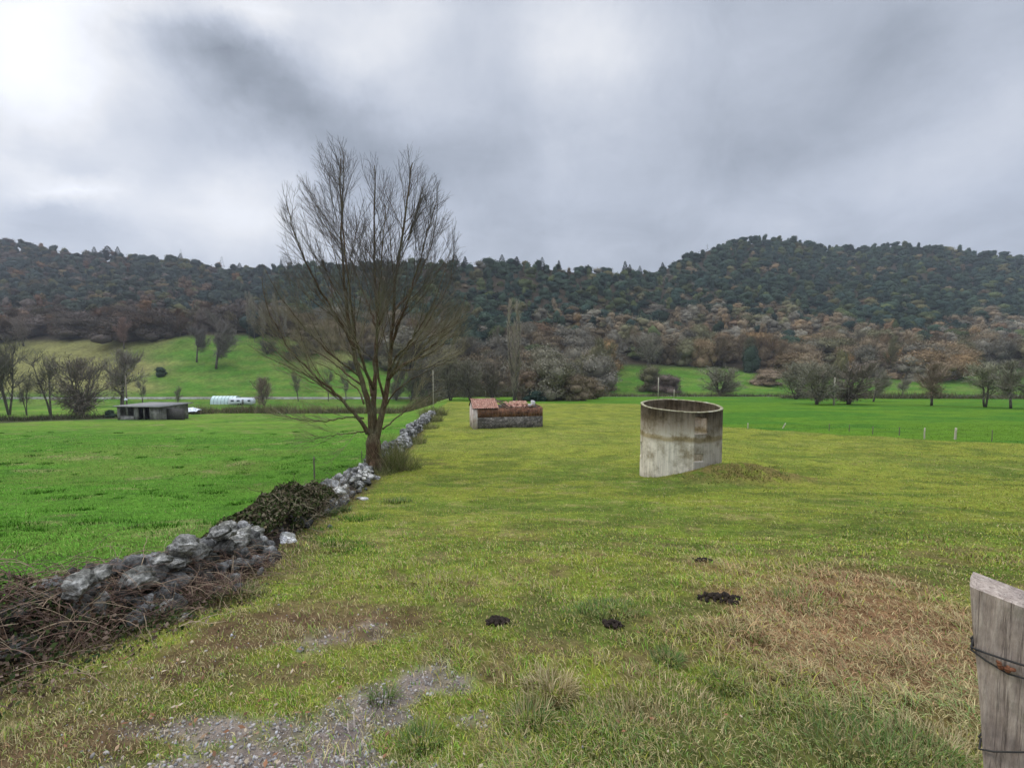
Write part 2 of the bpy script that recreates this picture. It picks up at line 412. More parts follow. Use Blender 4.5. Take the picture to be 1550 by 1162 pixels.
# ------------------------------------------------------------------ grass blades
def build_grass():
    n = 520000
    px = RNG.uniform(-170, 1720, n); d = np.exp(RNG.uniform(math.log(1.55), math.log(42), n))
    x = (px - CX) / F_PX * d; y = d
    left, far, dry, gr, so, lg = region(x, y)
    keep = RNG.random(n) > np.maximum(gr * .9, so * .35)
    rr = np.hypot(x - TANK[0], y - TANK[1]); keep &= (rr > TANK_R + .02)
    patch = fbm(x, y, .16, 2)
    bare = sm(.46, .62, fbm(x + 11, y - 7, .28, 4) * .6 + fbm(x - 70, y + 33, 1.3, 4) * .4) * (1 - sm(4, 12, y))
    keep &= (RNG.random(n) < (.35 + patch * 1.1) * (1 - .6 * bare))
    x, y, d, left, far, dry, gr, so, lg = [v[keep] for v in (x, y, d, left, far, dry, gr, so, lg)]
    n = len(x); z = height(x, y)
    tuft = sm(.52, .72, fbm(x + 3, y + 8, .38, 2))
    h = RNG.uniform(.012, .032, n) * (1 + tuft * 1.4) * (1 + lg * .3) + .0011 * d
    h = np.where(left > .5, h * .9 + .0012 * d, h)
    flat = np.clip(dry * .95 + RNG.random(n) * .35, 0, 1)
    h = h * (1 + dry * .9)
    w = (.0012 + .0010 * d) * RNG.uniform(.6, 1.4, n)
    w = np.minimum(w, .028)
    lean = RNG.uniform(.45, 1.45, n) * (1 - flat * .2) + flat * .55
    ph = RNG.uniform(0, 2 * PI, n)
    # wind-combed lie of the grass
    ph = np.where(RNG.random(n) < .4, RNG.normal(2.6, .7, n), ph)
    dx, dy = np.cos(ph), np.sin(ph)
    side = np.stack([-dy, dx, np.zeros(n)], 1)
    base = np.stack([x, y, z - .004], 1)
    up1 = np.stack([dx * np.sin(lean * .5), dy * np.sin(lean * .5), np.cos(lean * .5)], 1)
    up2 = np.stack([dx * np.sin(lean * 1.25), dy * np.sin(lean * 1.25), np.cos(np.minimum(lean * 1.25, 1.5))], 1)
    mid = base + up1 * (h * .55)[:, None]; tip = mid + up2 * (h * .6)[:, None]
    W = side * (w / 2)[:, None]
    # colour
    c = ground_col(x, y)
    v = RNG.random(n)
    green = V3(.09, .165, .022); olive = V3(.205, .205, .035); straw = V3(.33, .275, .135); brown = V3(.16, .09, .05)
    lgreen = V3(.078, .185, .022)
    b = np.where((v < .30)[:, None], green, np.where((v < .55)[:, None], olive, c * 1.25))
    b = np.where((v > .86)[:, None], straw * .85, b); b = np.where((v > .96)[:, None], brown, b)
    b = np.where((left > .5)[:, None], np.where((v < .6)[:, None], lgreen, c * 1.1), b)
    b = np.where((left > .5)[:, None] & (v > .985)[:, None], straw * .8, b)
    b = np.where((far > .5)[:, None], c * 1.1, b)
    dsel = RNG.random(n) < dry * .85
    b = np.where(dsel[:, None], np.where((v < .45)[:, None], straw * .66, np.where((v < .75)[:, None], V3(.235, .14, .075), brown)), b)
    ssel = RNG.random(n) < so * .7
    b = np.where(ssel[:, None], np.where((v < .45)[:, None], V3(.23, .2, .10), np.where((v < .8)[:, None], V3(.13, .15, .035), brown)), b)
    nsel = RNG.random(n) < .30 * (1 - sm(4, 9, y)) * (left < .5)
    b = np.where(nsel[:, None], np.where((v < .4)[:, None], V3(.24, .175, .085), np.where((v < .7)[:, None], V3(.17, .13, .06), straw * .7)), b)
    lsel = RNG.random(n) < lg * .6
    b = np.where(lsel[:, None], np.where((v < .4)[:, None], V3(.12, .175, .055), np.where((v < .75)[:, None], V3(.25, .21, .10), straw * .8)), b)
    b = b * (RNG.uniform(.60, 1.6, n) * (1.06 + .26 * (1 - sm(5, 14, y))))[:, None]
    nearm = y < 7
    a = nearm; k = a.sum()
    V1 = np.stack([base[a] - W[a], base[a] + W[a], mid[a] + W[a] * .8, mid[a] - W[a] * .8, tip[a]], 1).reshape(-1, 3)
    i = np.arange(k)[:, None] * 5
    Q = i + np.array([[0, 1, 2, 3]]); T = i + np.array([[3, 2, 4]])
    f = ~nearm; k2 = f.sum()
    V2 = np.stack([base[f] - W[f], base[f] + W[f], tip[f]], 1).reshape(-1, 3)
    T2 = np.arange(k2)[:, None] * 3 + np.array([[0, 1, 2]]) + len(V1)
    C = np.concatenate([np.repeat(b[a], 5, 0), np.repeat(b[f], 3, 0)])
    me = mesh_np('grass', np.concatenate([V1, V2]), [Q, T, T2], C)
    o = link('grass', me, M['blade'])
    tag(o, 'short yellow-green pasture grass with straw and bare patches', 'grass', kind='stuff')
build_grass()

def tufts(name, label, spots):
    mb = MB()
    for (px, py, r, n, hh, cols) in spots:
        c = hit(px, py)
        for k in range(n):
            a = RNG.uniform(0, 2 * PI); q = r * math.sqrt(RNG.random())
            x, y = c[0] + q * math.cos(a), c[1] + q * math.sin(a)
            h = hh * RNG.uniform(.5, 1.1); a2 = a + RNG.normal(0, .6); l = RNG.uniform(.3, 1.1)
            dv = np.array([math.cos(a2), math.sin(a2), 0]); s = np.array([-dv[1], dv[0], 0]) * (.0009 + .0006 * y)
            p0 = np.array([x, y, H(x, y) - .01]); p1 = p0 + (dv * math.sin(l * .5) + np.array([0, 0, math.cos(l * .5)])) * h * .55
            p2 = p1 + (dv * math.sin(l * 1.4) + np.array([0, 0, math.cos(l * 1.4)])) * h * .6
            col = np.array(cols[RNG.integers(len(cols))]) * RNG.uniform(.7, 1.25)
            mb.add([p0 - s, p0 + s, p1 + s * .8, p1 - s * .8, p2], T=[[3, 2, 4]], Q=[[0, 1, 2, 3]], c=col)
    tag(link(name, mb.mesh(name), M['blade']), label, 'grass', kind='stuff')
gA = [(.10, .16, .045), (.13, .185, .06), (.08, .13, .03), (.22, .2, .09)]; gS = [(.32, .25, .12), (.38, .31, .17), (.2, .16, .07)]; gY = [(.16, .2, .04), (.2, .2, .05), (.3, .25, .1)]
tufts('grass_tuft', 'longer green and straw grass tufts standing above the turf', [
    (1010, 1000, .09, 260, .08, gA), (925, 925, .25, 500, .07, gA), (880, 930, .2, 240, .05, gA), (1130, 960, .14, 240, .06, gA + gY),
    (1095, 1035, .12, 240, .08, gA + gY), (835, 1050, .14, 520, .10, gS), (800, 1090, .12, 260, .11, gS + gA), (580, 1060, .07, 120, .09, gA),
    (640, 1125, .1, 220, .09, gA), (1060, 1130, .4, 700, .06, gA + gY + gS), (1240, 1120, .35, 700, .07, gA + gY + gS), (1340, 1150, .3, 900, .09, gA), (1430, 1140, .2, 500, .08, gS),
    (880, 1120, .3, 500, .06, gA + gY), (1180, 1060, .3, 500, .07, gY + gS), (950, 1100, .3, 500, .06, gS), (80, 1110, .6, 700, .035, gS + gY), (180, 1060, .5, 500, .035, gS + gY), (1000, 1060, .3, 400, .06, gS), (670, 880, .4, 500, .07, gS + gY), (500, 830, .3, 300, .08, gS + gY),
    (1350, 775, .35, 120, .07, gA), (1330, 805, .3, 80, .07, gA), (1215, 915, .25, 260, .09, gA + gY), (600, 760, .4, 200, .14, gA), *[(1020 + RNG.uniform(0, 170), 706 + RNG.uniform(0, 26), .3, 22, .10, [(.16, .12, .05), (.2, .18, .05), (.1, .13, .03)]) for _ in range(45)],
    (350, 905, .25, 420, .12, gA + gS), (200, 945, .3, 600, .13, gA), (480, 782, .35, 500, .2, gA), (510, 775, .3, 260, .17, gA), (200, 740 + 60, .2, 60, .1, gA)])
lfA = [(.05, .14, .012), (.065, .17, .016), (.04, .10, .012)]
tufts('field_tuft', 'darker coarse grass clumps dotted over the bright left field', [
    (RNG.uniform(-80, 560), RNG.uniform(650, 835), RNG.uniform(.12, .55), int(RNG.uniform(20, 110)), RNG.uniform(.06, .11), lfA) for _ in range(150)] + [(252, 797, .3, 160, .1, lfA), (325, 745, .4, 160, .1, lfA), (68, 745, .5, 160, .1, lfA)])

# ------------------------------------------------------------------ gravel
ICO_V = None
def ico(sub):
    import bmesh
    bm = bmesh.new(); bmesh.ops.create_icosphere(bm, subdivisions=sub, radius=1)
    V = np.array([v.co[:] for v in bm.verts]); T = np.array([[v.index for v in f.verts] for f in bm.faces]); bm.free()
    return V, T
I1 = ico(1); I2 = ico(2); I3 = ico(3); I4 = ico(4)
def n3(V, s, seed):
    return (vnoise(V[:, 0] / s + seed, V[:, 1] / s + seed * 1.7) + vnoise(V[:, 1] / s + seed * 2.1 + 40, V[:, 2] / s + seed) + vnoise(V[:, 2] / s + 80 + seed, V[:, 0] / s + seed * .3)) / 3 - .5
def rot_rand():
    q = RNG.normal(size=4); q /= np.linalg.norm(q); w, x, y, z = q
    return np.array([[1 - 2 * (y * y + z * z), 2 * (x * y - z * w), 2 * (x * z + y * w)], [2 * (x * y + z * w), 1 - 2 * (x * x + z * z), 2 * (y * z - x * w)], [2 * (x * z - y * w), 2 * (y * z + x * w), 1 - 2 * (x * x + y * y)]])
def rock_v(size, detail=2, crag=.5, ang=11, flat=False):
    V, T = {1: I1, 2: I2, 3: I3, 4: I4}[detail]
    V = V.copy(); sd = RNG.uniform(0, 100)
    # facet by cutting with random planes
    for k in range(ang):
        nrm = RNG.normal(size=3); nrm /= np.linalg.norm(nrm); dcut = RNG.uniform(.55, .9)
        q = V @ nrm; m_ = q > dcut
        V[m_] -= np.outer(q[m_] - dcut, nrm)
    rg = lambda s_, o_: .12 - np.abs(n3(V, s_, sd + o_))
    V = V * (1 + crag * .9 * n3(V, .7, sd) + crag * 1.1 * rg(.34, 9) + (crag * .8 * rg(.16, 5) if detail > 2 else 0) + (crag * .45 * rg(.08, 2) if detail > 3 else 0))[:, None]
    if flat:
        a_ = RNG.uniform(0, 2 * PI); R_ = np.array([[math.cos(a_), -math.sin(a_), 0], [math.sin(a_), math.cos(a_), 0], [0, 0, 1]]); tl_ = RNG.uniform(-.3, .3); R_ = np.array([[1, 0, 0], [0, math.cos(tl_), -math.sin(tl_)], [0, math.sin(tl_), math.cos(tl_)]]) @ R_
        return V * np.asarray(size) @ R_.T, T
    return V * np.asarray(size) @ rot_rand().T, T
def build_gravel():
    mb = MB(); n = 0
    px = RNG.uniform(60, 900, 42000); py = RNG.uniform(900, 1240, 42000)
    # solve ground depth cheaply
    ds = np.linspace(1.3, 6, 400)
    t = t_of(py); zz = np.interp(ds, _dd, _PZ) / ds
    d = np.interp(t, zz, ds)
    x = (px - CX) / F_PX * d; y = d
    _, _, _, gr, so, _ = region(x, y)
    ok = (RNG.random(len(x)) < gr * .55 + so * .035 + .002)
    x, y, gr = x[ok], y[ok], gr[ok]; z = height(x, y)
    print('pebbles', len(x))
    protos = [rock_v((1, .8, .55), 1, .5, 4) for _ in range(14)]
    for i in range(len(x)):
        V, T = protos[RNG.integers(14)]
        s = .0028 + .011 * RNG.random() ** 3.6
        a = RNG.uniform(0, 2 * PI); ca, sa = math.cos(a), math.sin(a)
        v = np.stack([V[:, 0] * ca - V[:, 1] * sa, V[:, 0] * sa + V[:, 1] * ca, V[:, 2]], 1) * s * RNG.uniform(.7, 1.3, 3)
        g = RNG.uniform(.14, .42); tint = np.array([1.0, .90, .80]) if RNG.random() < .7 else np.array([1.05, .85, .68])
        if RNG.random() < .15: tint = np.array([1.0, .97, .95])
        mb.add(v + [x[i], y[i], z[i] + s * .15], T=T, c=g * tint)
    tag(link('gravel', mb.mesh('gravel'), M['pebble']), 'grey crushed gravel and pebbles in the bare foreground patch', 'gravel', kind='stuff')
build_gravel()

def build_leaves():
    mb = MB()
    px = RNG.uniform(40, 1450, 9000); py = RNG.uniform(800, 1200, 9000)
    ds = np.linspace(1.3, 14, 800); d = np.interp(t_of(py), np.interp(ds, _dd, _PZ) / ds, ds)
    x = (px - CX) / F_PX * d
    k = 0
    for i in range(len(x)):
        pr = .012 + .045 * math.exp(-((px[i] - 350) / 260) ** 2)
        if RNG.random() > pr: continue
        s = RNG.uniform(.008, .018); a = RNG.uniform(0, 2 * PI)
        e1 = np.array([math.cos(a), math.sin(a), RNG.uniform(-.3, .5)]) * s; e2 = np.array([-math.sin(a), math.cos(a), RNG.uniform(-.4, .4)]) * s * .55
        p = np.array([x[i], d[i], H(x[i], d[i]) + .022])
        c = np.array([(.22, .11, .06), (.30, .20, .12), (.36, .29, .2), (.13, .07, .04)][RNG.integers(4)]) * RNG.uniform(.8, 1.2)
        mb.add([p - e1, p - e2 * .9, p + e1 * .2 + [0, 0, .004], p + e2, p + e1], T=[[0, 1, 2], [0, 2, 3], [1, 4, 2], [2, 4, 3]], c=c)
    tag(link('leaf_litter', mb.mesh('leaf_litter'), M['leaf']), 'curled brown dead leaves scattered through the foreground grass', 'leaves', kind='stuff')
build_leaves()

# ------------------------------------------------------------------ rocks, stone walls
def rock_mesh(name, size, detail, base, crag=.5):
    V, T = rock_v(size, detail, crag, flat=True)
    g = n3(V / np.max(size), .35, RNG.uniform(0, 50))
    lich = np.clip(g * 4 + .3, 0, 1)[:, None]
    c = np.asarray(base) * V3(.8, .8, .74) * (1 - lich) + np.asarray(base) * V3(1.35, 1.33, 1.28) * lich
    return mesh_np(name, V, [T], np.clip(c, 0, .85), False)
def wall_frame(y):
    x0 = float(wall_x(y)); e = .15; dx = float(wall_x(y + e) - wall_x(y - e)) / (2 * e)
    tdir = np.array([dx, 1, 0]); tdir /= np.linalg.norm(tdir)
    return np.array([x0, y, H(x0, y)]), tdir, np.array([tdir[1], -tdir[0], 0])

def near_wall():
    root = empty('stone_wall', (float(wall_x(6)), 6, H(float(wall_x(6)), 6)), label='tumbled grey limestone field wall running from the left foreground to the bare tree', cat='wall')
    off = np.array(root.location)
    core = MB(); ys = np.concatenate([np.linspace(-1, 18.6, 60)])
    L = []
    for y in ys:
        p, t, nrm = wall_frame(y); hh = float(np.interp(y, [2, 5, 9, 18], [.16, .18, .3, .36])) * (.85 + .3 * vnoise(np.array([y * 1.3]), np.array([2.]))[0])
        for (s, z) in ((-.42, -.1), (-.3, hh * .7), (-.1, hh), (.15, hh * .95), (.32, hh * .6), (.45, -.1)):
            L.append(p + nrm * s * .8 + np.array([0, 0, z]) + RNG.normal(0, .02, 3))
    n = len(ys); Q = [[i * 6 + j, i * 6 + j + 1, (i + 1) * 6 + j + 1, (i + 1) * 6 + j] for i in range(n - 1) for j in range(5)]
    core.add(np.array(L) - off, Q=Q)
    link('wall_core', core.mesh('wall_core'), M['soil'], root)
    big = []
    # big stones that show in the photo: (px, py centre, size m, brightness)
    spots = [(118, 885, .13, .34), (205, 876, .13, .30), (155, 868, .08, .33), (225, 880, .09, .27), (245, 912, .11, .40), (262, 895, .07, .28), (285, 880, .1, .30),
             (280, 828, .14, .34), (300, 838, .12, .24), (268, 850, .1, .20), (246, 846, .09, .28), (310, 846, .13, .13), (275, 853, .07, .45), (330, 806, .12, .24),
             (345, 804, .15, .42), (365, 812, .14, .42), (385, 806, .12, .40), (355, 822, .13, .38), (375, 830, .1, .34), (340, 828, .1, .16), (395, 822, .08, .3),
             (150, 915, .1, .24), (20, 985, .14, .18), (190, 905, .09, .22), (300, 868, .1, .24), (318, 858, .1, .22)]
    for (px, py, s, g) in spots:
        # depth: wall column under this pixel
        best = None
        for y in np.linspace(2.2, 9, 300):
            p, t, nrm = wall_frame(y); q = p + nrm * .12
            a = CX + q[0] / q[1] * F_PX
            e = abs(a - px)
            if best is None or e < best[0]: best = (e, y)
        d = best[1] - .1
        d -= .14; s *= .86; c = at(px, py, d); gz = H(c[0], c[1]); c[2] = max(c[2], gz + s * .3)
        big.append((c, s, g))
    for k in range(70):
        y = 9.3 + 9.2 * RNG.random(); p, t, nrm = wall_frame(y)
        s_ = RNG.uniform(-.42, .42); hh = (.56 if y > 9 else .4) * (1 - abs(s_) * .9)
        s = RNG.uniform(.10, .2)
        big.append((p + nrm * s_ + np.array([0, 0, RNG.uniform(.1, 1) * hh]), s, RNG.uniform(.32, .62) if y > 9 else RNG.uniform(.12, .3)))
    for (c, s, g) in big[:96]:
        me = rock_mesh('stone', (s * RNG.uniform(.95, 1.35), s * RNG.uniform(.8, 1.1), s * RNG.uniform(.55, .75)), 4 if c[1] < 8 else 3, V3(g * 1.0, g * .975, g * .94) * (1.0 if c[1] < 9 else 1.0), .85)
        o = link('stone', me, M['rock'], root); o.location = c - off
    rub = MB()
    for k in range(1100):
        y = RNG.uniform(-1, 18.6) if k > 520 else RNG.uniform(3.0, 7.0)
        p, t, nrm = wall_frame(y); s_ = RNG.normal(0, .22); s = RNG.uniform(.03, .085) * (1.6 if y > 9 else 1)
        if 5.3 < y < 6.9 and s_ > .02: s_ -= .35
        hh = (.55 if y > 9 else .34) * math.exp(-(s_ / .42) ** 2 * 1.5)
        V, T = rock_v((s * 1.2, s, s * .75), 3, .7); g = RNG.uniform(.10, .34) + (.08 if y > 10.5 else 0)
        q = p + nrm * s_; q[2] = H(q[0], q[1]) + hh * RNG.uniform(.5, 1) + s * .2
        rub.add(V + q - off, T=T, c=(g, g * .98, g * .94))
    tag(link('small_stones', rub.mesh('small_stones'), M['rock'], root), kind='stuff')
near_wall()

def far_wall():
    root_y = 20.3; p0, _, _ = wall_frame(root_y)
    mb = MB()
    for k in range(1100):
        y = 20.2 + 36 * RNG.random() ** 1.3; p, t, nrm = wall_frame(y)
        s_ = RNG.uniform(-.35, .35); s = RNG.uniform(.12, .26)
        broken = .45 + .75 * float(vnoise(np.array([y * .55]), np.array([9.])))
        hh = .75 * (1 - abs(s_) * .8) * broken
        V, T = rock_v((s * 1.25, s, s * .7), 2, .55); g = RNG.uniform(.10, .42)
        mb.add(V + p + nrm * s_ + np.array([0, 0, RNG.random() * hh]) - p0, T=T, c=(g, g * .98, g * .94))
    o = link('stone_wall', mb.mesh('stone_wall'), M['rock']); o.location = p0
    tag(o, 'low dry stone wall continuing beyond the bare tree towards the far hedge', 'wall')
far_wall()
for (px, py, s, g, lab, sz) in [(434, 812, .135, .6, 'bright white boulder lying in the grass at the end of the tumbled wall', (1.25, .9, .8)),
                            (404, 820, .07, .3, 'small grey stone just left of the bright white boulder', (1.1, .9, .7)),
                            (243, 925, .09, .38, 'pale pitted boulder at the foot of the near wall beside the bramble', (1.3, 1, .7)),
                            (548, 752, .12, .3, 'flat grey stone fallen from the wall left of the tree trunk', (1.6, .8, .4)),
                            (453, 981, .025, .35, 'small grey stone lying alone in thin foreground grass', (1, .8, .9)),
                            (276, 932, .05, .3, 'small half buried stone at the edge of the foreground grass', (1.4, .8, .5))]:
    c = hit(px, py + 4)
    o = link('rock', rock_mesh('rock', (s * sz[0], s * sz[1], s * sz[2]), 4, V3(g, g * .98, g * .95) * 1.35, .6), M['rock'])
    o.location = c + np.array([.10 if s > .13 else 0, -.22 if s > .13 else 0, s * (.6 if s > .13 else .3)]); tag(o, lab, 'rock')

# ------------------------------------------------------------------ brambles, ivy, weeds
def brambles():
    mb = MB()
    cols = [(.20, .125, .09), (.26, .18, .12), (.13, .08, .06), (.33, .25, .16), (.10, .065, .05)]
    for k in range(3000):
        near = RNG.random() < .88
        y = RNG.uniform(1.6, 4.8) if near else RNG.uniform(4.6, 6.4)
        p, t, nrm = wall_frame(y)
        s_ = RNG.normal(.05, .3)
        env = float(np.interp(y, [1.6, 2.8, 3.2, 3.6, 4.4, 6], [.66, .62, .50, .42, .34, .26])) * math.exp(-(s_ / .55) ** 2)
        q = p + nrm * s_; q[2] = H(q[0], q[1]) + env * RNG.uniform(.2, 1.0)
        L = RNG.uniform(.15, .5) * (1 if near else .6); n = 6
        a = RNG.uniform(0, 2 * PI); dv = np.array([math.cos(a), math.sin(a), RNG.uniform(-.1, .6)])
        pts = [q]; 
        for i in range(n):
            dv = dv + np.array([0, 0, -.20]) + RNG.normal(0, .16, 3); dv /= np.linalg.norm(dv)
            pts.append(pts[-1] + dv * L / n)
        pts = np.array(pts); gz = height(pts[:, 0], pts[:, 1]); pts[:, 2] = np.maximum(pts[:, 2], gz + .008)
        r = RNG.uniform(.0012, .0032); mb.tube(pts, np.linspace(r, r * .5, len(pts)), 3, c=np.array(cols[RNG.integers(5)]) * RNG.uniform(.7, 1.2), cap=False)
    for k in range(22000):   # small dead leaves and ivy
        y = RNG.uniform(1.6, 4.3); p, t, nrm = wall_frame(y); s_ = RNG.normal(.05, .3)
        env = float(np.interp(y, [1.6, 2.8, 3.2, 3.6, 4.4], [.60, .54, .36, .22, .12])) * math.exp(-(s_ / .5) ** 2)
        q = p + nrm * s_; q[2] = H(q[0], q[1]) + env * RNG.uniform(.05, .95); s = RNG.uniform(.008, .022)
        R = rot_rand() * s; c = [(.03, .05, .015), (.07, .045, .03), (.13, .08, .05), (.05, .07, .02), (.2, .14, .1)][RNG.integers(5)]
        mb.add(np.array([[-1, 0, 0], [0, -.6, .1], [1, 0, 0], [0, .6, .1]]) @ R.T + q, Q=[[0, 1, 2, 3]], c=c)
    tag(link('brambles', mb.mesh('brambles'), M['stick']), 'tangle of brown bramble stems smothering the near end of the wall', 'brambles', kind='stuff')
brambles()
def ivy_mound():
    mb = MB()
    for k in range(30000):
        y = RNG.uniform(5.5, 10.2); p, t, nrm = wall_frame(y); s_ = RNG.uniform(-.46, .46) - (.18 if y < 6.4 else .05)
        hh = float(np.interp(y, [5.2, 5.8, 6.8, 8.0, 9.2, 10.0], [.26, .40, .50, .60, .62, .42]))
        env = hh * math.sqrt(max(0, 1 - (min(abs(s_), .57) / .58) ** 2)) * (.55 + .8 * float(fbm(np.array([y * 1.9]), np.array([s_ * 3]), 1., 3)))
        q = p + nrm * s_; q[2] = H(q[0], q[1]) + env * (RNG.uniform(.75, 1.03) if RNG.random() < .7 else RNG.uniform(.1, 1))
        s = RNG.uniform(.012, .035); R = rot_rand() * s
        c = np.array([(.035, .05, .015), (.06, .075, .025), (.10, .08, .045), (.025, .03, .012), (.15, .125, .08)][RNG.integers(5)]) * RNG.uniform(.7, 1.3)
        mb.add(np.array([[-1, 0, 0], [0, -.7, .1], [1, 0, 0], [0, .7, .1]]) @ R.T + q, Q=[[0, 1, 2, 3]], c=c)
    for k in range(420):
        y = RNG.uniform(6.2, 11.6); p, t, nrm = wall_frame(y); s_ = RNG.uniform(-.1, .6)
        q = p + nrm * s_; q[2] = H(q[0], q[1]) + RNG.uniform(.1, .75) * (1 - abs(s_) * .9)
        dv = np.array([RNG.normal(0, .5), RNG.normal(0, .5), RNG.uniform(-1, .5)]); pts = [q]
        for i in range(4):
            dv = dv + RNG.normal(0, .3, 3); dv /= np.linalg.norm(dv); pts.append(pts[-1] + dv * .07)
        mb.tube(np.array(pts), .004, 3, c=np.array([(.2, .17, .11), (.12, .09, .06)][RNG.integers(2)]), cap=False)
    tag(link('ivy', mb.mesh('ivy'), M['leaf']), 'dark ivy and thorn thicket grown over the wall short of the tree', 'ivy', kind='stuff')
ivy_mound()
def weeds(name, label, spots, cols):
    mb = MB()
    for (x, y, r, n, hh, spread) in spots:
        for k in range(n):
            a = RNG.uniform(0, 2 * PI); q = r * math.sqrt(RNG.random()); px_, py_ = x + q * math.cos(a), y + q * math.sin(a)
            h = hh * RNG.uniform(.4, 1.1); dv = np.array([RNG.normal(0, spread), RNG.normal(0, spread), 1.]); dv /= np.linalg.norm(dv)
            pts = [np.array([px_, py_, H(px_, py_) - .02])]
            for i in range(4):
                dv = dv + np.array([RNG.normal(0, .12), RNG.normal(0, .12), -.08]); dv /= np.linalg.norm(dv); pts.append(pts[-1] + dv * h / 4)
            r0 = .0022 + .00028 * y
            mb.tube(np.array(pts), np.linspace(r0, r0 * .4, 5), 3, c=np.array(cols[RNG.integers(len(cols))]) * RNG.uniform(.7, 1.3), cap=False)
    tag(link(name, mb.mesh(name), M['stick']), label, 'weeds', kind='stuff')
tb = on(567, 19.5)
weeds('weeds', 'tall tangled green and straw weeds around the foot of the bare tree and wall', [
    (tb[0] + .65, tb[1] + .2, .55, 420, 1.5, .30), (tb[0] + 1.1, tb[1] + .6, .7, 260, .8, .45), (tb[0] + .4, tb[1] - .5, .6, 260, .4, .6), (tb[0] - .6, tb[1] - .3, .4, 200, .5, .4),
    (float(wall_x(23)) + .5, 23, .6, 250, .6, .4), (float(wall_x(30)) + .5, 30, .9, 400, .6, .4), (float(wall_x(38)) + .5, 38, 1.2, 400, .6, .4), (float(wall_x(46)) + .4, 46, 1.2, 500, .8, .4), (float(wall_x(54)), 54, 1.6, 700, 1.3, .5)],
    [(.14, .17, .045), (.2, .2, .07), (.28, .24, .12), (.10, .12, .035)])
weeds('dry_stems', 'reddish dry stems leaning at the foot of the tumbled wall', [
    (hit(305, 905)[0], hit(305, 905)[1], .14, 260, .2, .45), (hit(335, 895)[0], hit(335, 895)[1], .1, 160, .2, .45), (hit(385, 860)[0], hit(385, 860)[1], .2, 130, .2, .5),
    (hit(440, 790)[0], hit(440, 790)[1], .35, 260, .3, .4), (hit(80, 985)[0], hit(80, 985)[1], .25, 180, .22, .9)],
    [(.24, .14, .11), (.3, .19, .14), (.36, .28, .18), (.15, .09, .07)])

